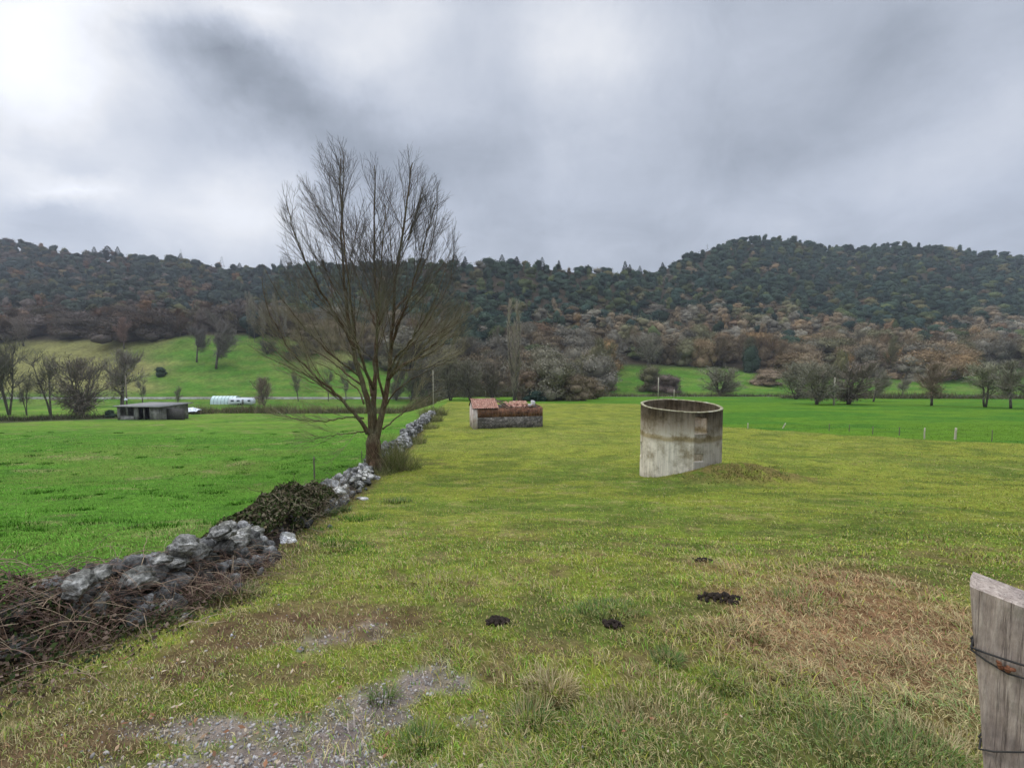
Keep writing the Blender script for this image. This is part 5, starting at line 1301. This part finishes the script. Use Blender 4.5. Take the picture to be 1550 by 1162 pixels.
# ------------------------------------------------------------------ gate post, right foreground
def gate_post():
    D = 1.62; p = at(1468, 868, D)
    s = D / F_PX
    m, nt, b = new_mat('weathered_post', .85, .25); co = coords(nt)
    g1 = noise(nt, 9, 8, .7, co, (5, 5, .5)); g2 = noise(nt, 4, 5, .6, co); g3 = noise(nt, 70, 4, .7, co, (1, 1, .3))
    a = ramp(nt, g1.outputs[0], [(.28, (.24, .19, .16)), (.5, (.40, .335, .285)), (.72, (.54, .47, .40))]).outputs[0]
    a = mixc(nt, a, ramp(nt, g2.outputs[0], [(.35, (.62, .6, .62)), (.65, (1.2, 1.16, 1.1))]).outputs[0], 1.0, 'MULTIPLY')
    a = mixc(nt, a, ramp(nt, g3.outputs[0], [(.3, (.75, .74, .73)), (.6, (1.08,) * 3)]).outputs[0], 1.0, 'MULTIPLY')
    ck = noise(nt, 3.0, 9, .62, co, (9, 9, .22)); ck.inputs['Distortion'].default_value = .3
    a = mixc(nt, a, ramp(nt, ck.outputs[0], [(.475, (1, 1, 1)), (.493, (.22, .2, .19)), (.511, (1, 1, 1))]).outputs[0], .8, 'MULTIPLY')
    st_ = noise(nt, 7, 5, .65, co); a = mixc(nt, a, (.13, .13, .08), ramp(nt, st_.outputs[0], [(.58, (0, 0, 0)), (.72, (.6, .6, .6))]).outputs[0])
    nt.links.new(a, b.inputs['Base Color']); bump(nt, b, g1.outputs[0], .8, .02)
    gz = H(p[0] + .1, D)
    root = empty('gate_post', (p[0], D, gz), label='weathered grey timber gate post with wire looped round it, right foreground', cat='post')
    h = p[2] - gz - .045
    w, dp = .25, .13
    rz = -.86
    # box in local frame: corner at origin, face runs right and towards the camera
    n = 26; L = []
    prof = [(0, 0), (.006, -.006), (w * .5, -.008), (w - .008, -.004), (w, .006), (w, dp), (0, dp), (-.004, dp * .5)]
    for i in range(n):
        f = i / (n - 1); z = -.35 + (h + .35) * f; lean = .085 * (1 - z / h)
        for (x, y) in prof:
            zt = z - (.045 * max(x, 0) / w * f ** 8) - (.0 if y < .05 else -.012 * f ** 8)
            xx = x + lean + float(vnoise(np.array([z * 7.]), np.array([x * 20 + y * 31]))) * .006
            yy = y + float(vnoise(np.array([z * 6. + 9]), np.array([x * 25]))) * .005
            L.append((xx * math.cos(rz) - yy * math.sin(rz), xx * math.sin(rz) + yy * math.cos(rz), zt))
    mb = MB(); k = len(prof)
    mb.add(L, Q=[[i * k + j, i * k + (j + 1) % k, (i + 1) * k + (j + 1) % k, (i + 1) * k + j] for i in range(n - 1) for j in range(k)])
    top = (n - 1) * k; V = mb.V[0]; cen = V[top:top + k].mean(0) + [0, 0, .004]
    mb.add(np.concatenate([V[top:top + k] * 1.0, [cen]]), T=[[k, j, (j + 1) % k] for j in range(k)])
    link('post', mb.mesh('post'), m, root)
    def lp(x, y, z):
        return np.array([x * math.cos(rz) - y * math.sin(rz), x * math.sin(rz) + y * math.cos(rz), z])
    def loop(zl, drop_r, r, nm='wire_loop', sagf=.0):
        ln = lambda z: .085 * (1 - z / h)
        pts = []
        path = [(-.006, dp * .5), (-.006, -.006), (.03, -.016), (w * .33, -.02), (w * .66, -.02), (w - .02, -.016), (w + .01, -.004), (w + .012, dp * .5), (w, dp + .012), (w * .5, dp + .014), (0, dp + .012), (-.012, dp * .5)]
        for (x, y) in path:
            f = min(max(x / w, 0), 1); z = zl - drop_r * f - sagf * math.sin(PI * min(f * 1.0, 1)) * (1 if y < .02 else 0)
            pts.append(lp(x + ln(z), y, z))
        pts = np.array(pts); q = MB(); P_ = []
        for i in range(len(pts) - 1):
            for t in np.linspace(0, 1, 5)[:-1]: P_.append(pts[i] * (1 - t) + pts[i + 1] * t)
        P_.append(pts[-1]); q.tube(np.array(P_), r, 8); link(nm, q.mesh(nm, True), M['wire'], root)
    zl = float(at(1478, 975, D)[2]) - gz
    loop(zl, -.01, .0038); loop(zl - .010, -.03, .0034, sagf=.05); loop(zl - .36, -.16, .003)
    q = MB()
    for i in range(9):
        c = lp(.105 + RNG.uniform(-.022, .022), -.022, zl - .022 + RNG.uniform(-.010, .010)); V, T_ = rock_v((.009, .009, .007), 2, .4); q.add(V + c, T=T_)
    link('rusty_bolt', q.mesh('rusty_bolt', True), M['rust'], root)
gate_post()

# ------------------------------------------------------------------ fences, poles
def post(name, px, top, base, rad, mat, label, cat='post', lean=0, group=None, sides=8):
    p = hit(px, base); h = (base - top) * p[1] / F_PX
    mb = MB(); n = 6; pts = [(lean * i / (n - 1) * h + RNG.normal(0, .004), RNG.normal(0, .004), -.2 + (h + .2) * i / (n - 1)) for i in range(n)]
    mb.tube(np.array(pts), np.linspace(rad, rad * .85, n), sides)
    root = link(name, mb.mesh(name, False), mat); root.location = p
    return tag(root, label, cat, group), p, h
fl = [(1132, 640, 648, .045, 'pale_wood', 0, 'pale short stake nearest the tank on the field boundary'), (1183, 640, 648, .05, 'pale_wood', .75, 'fallen pale stake leaning in a V on the field boundary'),
      (1255, 641, 652, .03, 'post_wood', 0, 'thin dark stake below the wooden utility pole'), (1285, 642, 653, .03, 'post_wood', .05, 'thin dark stake right below the pole on the field boundary'),
      (1321, 645, 657, .03, 'post_wood', 0, 'thin dark stake in the middle of the right boundary fence'), (1361, 646, 659, .035, 'post_wood', 0, 'greyish stake left of the two pale fence posts'),
      (1399, 647, 664, .045, 'pale_wood', 0, 'left one of the two pale thick fence posts'), (1446, 647, 665, .07, 'pale_wood', 0, 'right and thickest of the two pale fence posts'), (1501, 650, 668, .025, 'post_wood', 0, 'thin dark stake nearest the right edge')]
tops = []
for (px, t, bs, r, mt, ln, lab) in fl:
    o, p, h = post('fence_post', px, t, bs, r, M[mt], lab, 'fence post', ln, 'stakes of the field boundary fence'); 
    if ln < .5: tops.append(p + np.array([0, 0, h * .88]))
mb = MB()
for k in (0, .28):
    P_ = []
    for i in range(len(tops) - 1):
        for t in np.linspace(0, 1, 7)[:-1]: q = tops[i] * (1 - t) + tops[i + 1] * t; P_.append(q - [0, 0, k + .05 * math.sin(PI * t)])
    P_.append(tops[-1] - [0, 0, k]); mb.tube(np.array(P_), .0045, 3)
tag(link('fence_wire', mb.mesh('fence_wire'), M['wire']), 'thin sagging wires strung between the boundary stakes', 'wire')
o1, p1, h1 = post('fence_post', 476, 690, 724, .035, M['post_wood'], 'dark wooden post behind the ivy covered wall', 'fence post'); o2, p2, h2 = post('fence_post', 548, 681, 704, .022, M['post_wood'], 'thin dark stake just left of the ash trunk', 'fence post')
mb = MB(); mb.tube(np.array([p1 + [0, 0, h1 * .8], (p1 + p2) / 2 + [0, 0, h1 * .7], p2 + [0, 0, h2 * .8]]), .003, 3)
tag(link('fence_wire', mb.mesh('fence_wire'), M['wire']), 'thin wire between the two dark posts behind the wall', 'wire')

def pole(px, top, base, rad, mat, label, cross=True, d=None):
    p = hit(px, base) if d is None else on(px, d); h = p[1] * float(t_of(top)) - p[2]
    root = empty('utility_pole', p, label=label, cat='utility pole'); mb = MB(); mb.tube(np.array([[0, 0, -.3], [0, 0, h * .5], [0, 0, h]]), [rad, rad * .9, rad * .75], 10); link('pole', mb.mesh('pole', True), mat, root)
    if cross:
        q = MB(); q.box((0, -.12, h - .35), (1.1, .08, .09)); link('crossarm', q.mesh('crossarm'), M['post_wood'], root)
        for x in (-.45, 0, .45):
            q = MB(); q.tube(np.array([[x, -.12, h - .31], [x, -.12, h - .2], [x, -.12, h - .14]]), [.03, .05, .03], 8); link('insulator', q.mesh('insulator', True), M['white'], root)
    return root, p, h
pole(1262, 571, 613, .16, M['pale_wood'], 'pale wooden utility pole standing in the far green field', False)
pole(997, 571, 607, .13, M['pale_wood'], 'taller pale pole behind the left rim of the tank', False, d=112)
pole(1021, 589, 607, .10, M['pale_wood'], 'shorter pale pole behind the middle of the tank', False, d=112)
pole(656, 560, 626, .05, M['pale_wood'], 'thin pale pole at the far end of the stone wall', False)
pole(735, 587, 609, .07, M['pale_wood'], 'short pale pole rising behind the hut roof', False, d=112)
pr, pp, ph_ = pole(193, 568, 634, .13, M['post_wood'], 'dark pole with a white lamp standing in front of the shed', False)
q = MB(); q.box((0, 0, 0), (.34, .3, .28)); 
q = MB(); q.tube(np.array([[0, -.16, 0], [0, -.16, .22], [0, -.16, .4]]) + [0, 0, pp[1] * float(t_of(606)) - pp[2]], [.26, .24, .08], 10); link('lamp', q.mesh('lamp', True), M['white'], pr)

# ------------------------------------------------------------------ shed, polytunnel, caravan
def shed():
    A = hit(178, 635.5); D = A[1]; s = D / F_PX; W = 70 * s; dp = 6.0; h = 21 * s
    rz = -.12
    root = empty('shed', A, rz, label='low flat roofed grey shed with open dark bays at the edge of the left field', cat='shed')
    wm = mat_noise('grey_render', [(.3, (.07, .065, .055)), (.5, (.16, .15, .13)), (.75, (.34, .32, .29))], 1.2, .9, .02)
    w = MB(); t_ = .25
    w.box((W / 2, dp - t_ / 2, h / 2 - .3), (W, t_, h + .5)); w.box((t_ / 2, dp / 2, h / 2 - .3), (t_, dp - 2 * t_ - .004, h + .5)); w.box((W - t_ / 2, dp / 2, h / 2 - .3), (t_, dp - 2 * t_ - .004, h + .5))
    fx = [0, .1, .17, .42, .50, .80, .86, 1]
    for i in range(0, len(fx) - 1, 1):
        x0, x1 = fx[i] * W, fx[i + 1] * W
        if i in (0, 2, 4): 
            pass
    for (a, b_) in ((0, .06), (.40, .50), (.78, 1.0)): w.box(((a + b_) / 2 * W, t_ / 2, h / 2 - .3), ((b_ - a) * W, t_, h + .5))
    w.box((W * .23, t_ / 2 + .003, h * .16 - .2), (W * .34 - .004, t_ - .02, h * .32 + .3)); 
    link('wall', w.mesh('wall'), wm, root)
    r = MB(); r.box((W / 2 + .1, dp / 2, h + .02), (W + .9, dp + .9, .16)); link('roof', r.mesh('roof'), mat_noise('roof_slab', [(.3, (.15, .145, .135)), (.7, (.26, .25, .24))], 2, .9, 0), root)
    for (x, ww, z0, z1) in ((.23, .04, .32, 1), (.64, .02, 0, 1)):
        q = MB(); q.box((W * x, t_ / 2, h * (z0 + z1) / 2 - .02), (W * ww, t_ - .04, h * (z1 - z0))); link('pillar', q.mesh('pillar'), wm, root)
    e = MB(); e.box((W + 1.6, 1.6, h / 2 - .35), (3.2, .2, h * .92)); link('side_panel', e.mesh('side_panel'), mat_noise('dark_boards', [(.3, (.035, .03, .026)), (.7, (.10, .09, .08))], 3, .9, .01, stretch=(5, 1, 1)), root)
    fl_ = MB(); fl_.box((W / 2, dp - t_ - .05, h / 2), (W - .6, .04, h - .2)); link('bay_shade_sheet', fl_.mesh('bay_shade_sheet'), M['dark'], root)  # near-black sheet stands in for the shade deep inside the bays
    p = hit(253, 634); q = MB(); q.box((0, 0, .35), (1.9, .12, .7), M=[[1, 0, 0], [0, .8, -.5], [0, .5, .8]], jit=.05); o = link('sheet', q.mesh('sheet'), M['white']); o.location = p; tag(o, 'pale sheet leaning against the right end of the shed', 'sheet')
shed()
def polytunnel():
    A = hit(318, 612); s = A[1] / F_PX; L_ = 38 * s; hh = 12.5 * s; root = empty('polytunnel', A, -.02, label='pale green plastic polytunnel left of the white caravan', cat='polytunnel')
    n = 14; V = []; mb = MB()
    for x in np.linspace(0, L_, 16):
        for k in range(n + 1):
            th = PI * k / n; V.append((x, 1.7 - 1.7 * math.cos(th), hh * math.sin(th) ** .8 - .05))
    mb.add(V, Q=[[i * (n + 1) + k, i * (n + 1) + k + 1, (i + 1) * (n + 1) + k + 1, (i + 1) * (n + 1) + k] for i in range(15) for k in range(n)])
    for o_ in (0, 15 * (n + 1)):
        c = np.mean(V[o_:o_ + n + 1], 0); mb.add(V[o_:o_ + n + 1] + [c], T=[[n + 1, k, k + 1] for k in range(n)])
    link('cover', mb.mesh('cover', True), mat_noise('tunnel_film', [(.3, (.42, .55, .50)), (.7, (.62, .72, .70))], 1.5, .45, 0), root)
    for x in np.linspace(0, L_, 8):
        q = MB(); q.tube(np.array([(x, 1.7 - 1.73 * math.cos(PI * k / 12), hh * 1.01 * math.sin(PI * k / 12) ** .8) for k in range(13)]), .04, 5); link('hoop', q.mesh('hoop'), M['metal'], root)
polytunnel()
def caravan():
    A = hit(346, 613); s = A[1] / F_PX; L_ = 35 * s; hh = 10 * s
    root = empty('caravan', A, 0, label='white mobile home caravan parked beside the polytunnel', cat='caravan')
    import bmesh
    prof = [(0, .35), (.05, .22), (L_ - .1, .22), (L_, .4), (L_ - .02, hh * .75), (L_ - .35, hh), (.3, hh), (0, hh * .8)]
    mb = MB(); V = [(x, 0, z) for x, z in prof] + [(x, 2.2, z) for x, z in prof]; k = 8
    c0 = len(V); V += [(L_ / 2, 0, hh * .5), (L_ / 2, 2.2, hh * .5)]
    mb.add(V, Q=[[j, (j + 1) % k, k + (j + 1) % k, k + j] for j in range(k)], T=[[c0, (j + 1) % k, j] for j in range(k)] + [[c0 + 1, k + j, k + (j + 1) % k] for j in range(k)])
    link('body', mb.mesh('body'), M['white'], root)
    gl = mat_noise('dark_glass', [(.3, (.05, .06, .07)), (.7, (.10, .12, .14))], 1, .2, 0)
    for (x, w) in ((.12, .9), (.38, .9), (.85, .8)):
        q = MB(); q.box((L_ * x + .3, -.012, hh * .66), (w, .03, .5)); link('window', q.mesh('window'), gl, root)
    q = MB(); q.box((L_ * .62, -.01, hh * .5), (.6, .025, hh * .7)); link('door', q.mesh('door'), M['metal'], root)
    for x in (.42, .52):
        q = MB(); q.tube(np.array([[L_ * x, -.02, .2], [L_ * x, .2, .2]]), .3, 14); link('wheel', q.mesh('wheel'), M['dark'], root)
caravan()
def tarp():
    A = hit(270, 627); V = []; mb = MB(); n = 10
    for i in range(n):
        for j in range(6): V.append((i * .42, j * .5, .75 * math.sin(PI * (i + .3) / (n)) ** .5 * math.sin(PI * (j + .2) / 5.4) + RNG.uniform(-.1, .12) + .5))
    mb.add(V, Q=[[i * 6 + j, (i + 1) * 6 + j, (i + 1) * 6 + j + 1, i * 6 + j + 1] for i in range(n - 1) for j in range(5)])
    o = link('tarpaulin', mb.mesh('tarpaulin'), M['white']); o.location = A; tag(o, 'white crumpled tarpaulin covering a heap right of the shed', 'tarpaulin')
tarp()

# ------------------------------------------------------------------ soil clods / molehills
for (px, py, w, h, lab) in [(752, 942, .085, .05, 'dark cow pat clod left of the other clods in the foreground grass'), (927, 948, .075, .06, 'dark soil clod half hidden in a green tuft'), (1090, 908, .17, .05, 'widest dark patch of turned soil in the grass'), (1062, 848, .12, .03, 'small dark soil patch farthest up the grass')]:
    p = hit(px, py); mb = MB()
    for k in range(46):
        a = RNG.uniform(0, 2 * PI); q = w * math.sqrt(RNG.random()); s = RNG.uniform(.12, .32) * w * (.6 if w > .1 else 1)
        V, T_ = rock_v((s, s, s * .6), 2, .7); x, y = q * math.cos(a), q * .7 * math.sin(a)
        mb.add(V + [x, y, H(p[0] + x, p[1] + y) - p[2] + h * (1 - q / w) * .6 + .008], T=T_)
    o = link('soil_clod', mb.mesh('soil_clod'), M['soil']); o.location = p; tag(o, lab, 'soil clod')

# ------------------------------------------------------------------ sky, sun, haze
w = bpy.data.worlds.new('World'); sc.world = w; w.use_nodes = True; nt = w.node_tree; nt.nodes.clear()
SUN_EL, SUN_AZ = math.radians(38), math.radians(-62)     # azimuth from +Y towards +X
out = N(nt, 'ShaderNodeOutputWorld'); bg = N(nt, 'ShaderNodeBackground'); nt.links.new(bg.outputs[0], out.inputs[0])
sky = N(nt, 'ShaderNodeTexSky', sky_type='NISHITA'); sky.sun_disc = False; sky.sun_elevation = SUN_EL; sky.sun_rotation = SUN_AZ
LUM = '''248,250,248,235,215,232,238,222,222,222,225,205,190,205,215,205,190,180,178,178,172,165,172,185,182
255,252,240,215,165,148,200,205,225,225,215,195,192,222,230,215,195,185,180,178,165,163,180,190,195
245,248,245,225,195,158,146,150,200,215,205,195,188,215,218,205,188,178,174,170,168,175,180,190,208
222,228,215,205,200,200,185,148,152,185,200,185,182,198,200,190,180,174,172,170,170,185,195,200,200
252,212,232,215,205,215,222,205,163,155,165,165,178,192,192,186,180,174,170,170,182,195,200,195,190
192,197,207,220,215,232,235,220,190,175,178,175,176,190,190,185,182,182,186,188,190,190,190,185,180
195,195,198,200,205,215,220,215,205,195,195,190,188,190,188,185,182,180,182,186,188,185,182,180,176'''
def s2l(v): v = v / 255; return v / 12.92 if v < .04045 else ((v + .055) / 1.055) ** 2.4
BASE = .48
pts_ = []; vals = []
for r_, row in enumerate(LUM.splitlines()):
    for c_i, v_ in enumerate(row.split(',')):
        pts_.append((c_i * 64.6, r_ * 60)); vals.append(s2l(float(v_)) * 1.04)
for px, py, v_ in [(10, 250, 255), (60, 262, 250), (115, 280, 250), (150, 292, 240), (50, 214, 200), (122, 242, 198), (245, 70, 185), (372, 38, 246), (412, 62, 242)]: pts_.append((px, py)); vals.append(s2l(v_) * 1.04)
for px in range(-160, 1760, 130): pts_.append((px, -90)); vals.append(.62 if px < 500 else .5)
for py in (0, 120, 240, 360): pts_ += [(-110, py), (1665, py)]; vals += [.72, .5]
lum = np.array(vals); dirs = np.array([ray(a_, b_) for a_, b_ in pts_]); dirs /= np.linalg.norm(dirs, axis=1)[:, None]
dm = np.arccos(np.clip(dirs @ dirs.T, -1, 1)); np.fill_diagonal(dm, 9); sg = np.sort(dm, 1)[:, :3].mean(1) * .80
kap = 1.0 / (sg ** 2)
A_ = np.exp(kap[None, :] * (dirs @ dirs.T - 1))
amp = np.linalg.solve(A_.T @ A_ + .02 * np.eye(len(dirs)), A_.T @ (lum - BASE))
print('sky fit', np.abs(A_ @ amp + BASE - lum).mean(), len(dirs))
tc = N(nt, 'ShaderNodeTexCoord'); dirn = tc.outputs['Generated']
# cloud layer coordinates: direction projected on a plane overhead
sp_ = N(nt, 'ShaderNodeSeparateXYZ'); nt.links.new(dirn, sp_.inputs[0])
zc_ = N(nt, 'ShaderNodeMath', operation='ADD'); nt.links.new(sp_.outputs[2], zc_.inputs[0]); zc_.inputs[1].default_value = .22
zm = N(nt, 'ShaderNodeMath', operation='MAXIMUM'); nt.links.new(zc_.outputs[0], zm.inputs[0]); zm.inputs[1].default_value = .05
dv_ = N(nt, 'ShaderNodeVectorMath', operation='SCALE'); iv_ = N(nt, 'ShaderNodeMath', operation='DIVIDE'); iv_.inputs[0].default_value = 1; nt.links.new(zm.outputs[0], iv_.inputs[1])
nt.links.new(dirn, dv_.inputs[0]); nt.links.new(iv_.outputs[0], dv_.inputs['Scale'])
nA_ = noise(nt, 1.1, 7, .55, dv_.outputs[0]); nB_ = noise(nt, 2.6, 8, .6, dv_.outputs[0]); nA_.inputs['Distortion'].default_value = .6; nB_.inputs['Distortion'].default_value = .4
wn = noise(nt, 2.8, 9, .62, dirn)
wv_ = N(nt, 'ShaderNodeVectorMath', operation='SUBTRACT'); nt.links.new(wn.outputs['Color'], wv_.inputs[0]); wv_.inputs[1].default_value = (.5, .5, .5)
wa = N(nt, 'ShaderNodeVectorMath', operation='MULTIPLY_ADD'); nt.links.new(wv_.outputs[0], wa.inputs[0]); wa.inputs[1].default_value = (.19, .19, .19); nt.links.new(dirn, wa.inputs[2])
wnm = N(nt, 'ShaderNodeVectorMath', operation='NORMALIZE'); nt.links.new(wa.outputs[0], wnm.inputs[0]); wd = wnm.outputs[0]
def madd(a, b, c):
    m_ = N(nt, 'ShaderNodeMath', operation='MULTIPLY_ADD')
    for i, v_ in enumerate((a, b, c)):
        if isinstance(v_, (int, float)): m_.inputs[i].default_value = v_
        else: nt.links.new(v_, m_.inputs[i])
    return m_.outputs[0]
nC_ = noise(nt, 5.5, 7, .6, dirn); nC_.inputs['Distortion'].default_value = .5
UU = np.linspace(-1.30, 1.30, 31); TT = t_of(np.linspace(-90, 410, 15))
def sky_l(u, t):
    d_ = np.array([u, np.ones_like(u), np.full_like(u, t)]).T; d_ /= np.linalg.norm(d_, axis=1)[:, None]
    return np.clip(BASE + 1.12 * (np.exp(kap[None, :] * (d_ @ dirs.T - 1)) @ amp), .15, 1.25)
sw = N(nt, 'ShaderNodeSeparateXYZ'); nt.links.new(wd, sw.inputs[0])
ym = N(nt, 'ShaderNodeMath', operation='MAXIMUM'); nt.links.new(sw.outputs[1], ym.inputs[0]); ym.inputs[1].default_value = .1
du = N(nt, 'ShaderNodeMath', operation='DIVIDE'); nt.links.new(sw.outputs[0], du.inputs[0]); nt.links.new(ym.outputs[0], du.inputs[1])
dt = N(nt, 'ShaderNodeMath', operation='DIVIDE'); nt.links.new(sw.outputs[2], dt.inputs[0]); nt.links.new(ym.outputs[0], dt.inputs[1])
uf = madd(du.outputs[0], 1 / 2.6, .5); acc = None
for r_, t_ in enumerate(TT):
    vals_ = sky_l(UU, t_)
    rp = N(nt, 'ShaderNodeValToRGB'); rp.color_ramp.interpolation = 'B_SPLINE'; e = rp.color_ramp.elements
    while len(e) < 31: e.new(.5)
    for q_ in range(31): e[q_].position = q_ / 30; e[q_].color = (vals_[q_] * .75,) * 3 + (1,)
    nt.links.new(uf, rp.inputs[0])
    if acc is None: acc = rp.outputs[0]; continue
    mr = N(nt, 'ShaderNodeMapRange'); nt.links.new(dt.outputs[0], mr.inputs[0]); mr.inputs[1].default_value = float(TT[r_ - 1]); mr.inputs[2].default_value = float(t_)
    acc = mixc(nt, acc, rp.outputs[0], mr.outputs[0])
mr = N(nt, 'ShaderNodeMapRange'); nt.links.new(sw.outputs[1], mr.inputs[0]); mr.inputs[1].default_value = .38; mr.inputs[2].default_value = .12
acc = mixc(nt, acc, (.40, .40, .40), mr.outputs[0])
acc = madd(acc, 1 / .75, 0)
det = madd(nA_.outputs[0], .12, -.06); det = madd(nB_.outputs[0], .22, madd(det, 1, -.11)); det = madd(nC_.outputs[0], .26, madd(det, 1, -.13))
lumn = madd(acc, 1.0, det)
# overcast dome: brighter overhead (above the frame) than near the horizon
up_ = N(nt, 'ShaderNodeMapRange', interpolation_type='SMOOTHSTEP'); nt.links.new(sp_.outputs[2], up_.inputs[0]); up_.inputs[1].default_value = .62; up_.inputs[2].default_value = .95; up_.inputs[3].default_value = 0; up_.inputs[4].default_value = 2.6
bk_ = N(nt, 'ShaderNodeMapRange', interpolation_type='SMOOTHSTEP'); nt.links.new(sp_.outputs[1], bk_.inputs[0]); bk_.inputs[1].default_value = .25; bk_.inputs[2].default_value = -.5; bk_.inputs[3].default_value = 0; bk_.inputs[4].default_value = .35
lumn2 = madd(lumn, 1.0, up_.outputs[0]); lumn2 = madd(lumn2, 1.0, bk_.outputs[0])
lm = N(nt, 'ShaderNodeMath', operation='MAXIMUM'); nt.links.new(lumn2, lm.inputs[0]); lm.inputs[1].default_value = .12
tint = ramp(nt, lumn, [(.25, (.88, 1.0, 1.20)), (.55, (.92, 1.0, 1.16)), (.85, (.98, 1.0, 1.05))]).outputs[0]
cl = N(nt, 'ShaderNodeVectorMath', operation='SCALE'); nt.links.new(tint, cl.inputs[0]); nt.links.new(lm.outputs[0], cl.inputs['Scale'])
sk = N(nt, 'ShaderNodeVectorMath', operation='SCALE'); nt.links.new(sky.outputs[0], sk.inputs[0]); sk.inputs['Scale'].default_value = .10
fin = mixc(nt, sk.outputs[0], cl.outputs[0], .96)
nt.links.new(fin, bg.inputs['Color']); bg.inputs['Strength'].default_value = 1.0

sun = bpy.data.lights.new('sun', 'SUN'); sun.energy = 1.5; sun.angle = math.radians(14); sun.color = (1, .96, .88)
so = bpy.data.objects.new('sun', sun); COL.objects.link(so)
sd = Vector((math.sin(SUN_AZ) * math.cos(SUN_EL), math.cos(SUN_AZ) * math.cos(SUN_EL), math.sin(SUN_EL)))
so.rotation_euler = sd.to_track_quat('Z', 'Y').to_euler()

HAZE = .00018
if HAZE > 0:
    mb = MB(); mb.box((0, 0, 70), (2300, 2300, 620)); o = link('haze', mb.mesh('haze')); tag(o, 'thin damp air softening the far hills', 'haze', kind='stuff')
    m = bpy.data.materials.new('haze'); m.use_nodes = True; nt = m.node_tree; nt.nodes.clear()
    oo = N(nt, 'ShaderNodeOutputMaterial'); pv = N(nt, 'ShaderNodeVolumePrincipled'); pv.inputs['Color'].default_value = (.82, .88, 1, 1); pv.inputs['Density'].default_value = HAZE; pv.inputs['Anisotropy'].default_value = .2
    nt.links.new(pv.outputs[0], oo.inputs['Volume']); o.data.materials.append(m)

cam = bpy.data.cameras.new('camera'); co_ = bpy.data.objects.new('camera', cam); COL.objects.link(co_)
cam.sensor_width = 36; cam.lens = 36 * F_PX / 1550; cam.clip_start = .05; cam.clip_end = 4000
co_.rotation_euler = (PI / 2 - P, 0, 0); sc.camera = co_
sc.view_settings.view_transform = 'Standard'; sc.view_settings.look = 'None'; sc.view_settings.exposure = 0; sc.view_settings.gamma = 1
sc.cycles.max_bounces = 4; sc.cycles.diffuse_bounces = 2; sc.cycles.glossy_bounces = 1; sc.cycles.transmission_bounces = 2; sc.cycles.volume_bounces = 0; sc.cycles.transparent_max_bounces = 4
sc.cycles.use_denoising = True
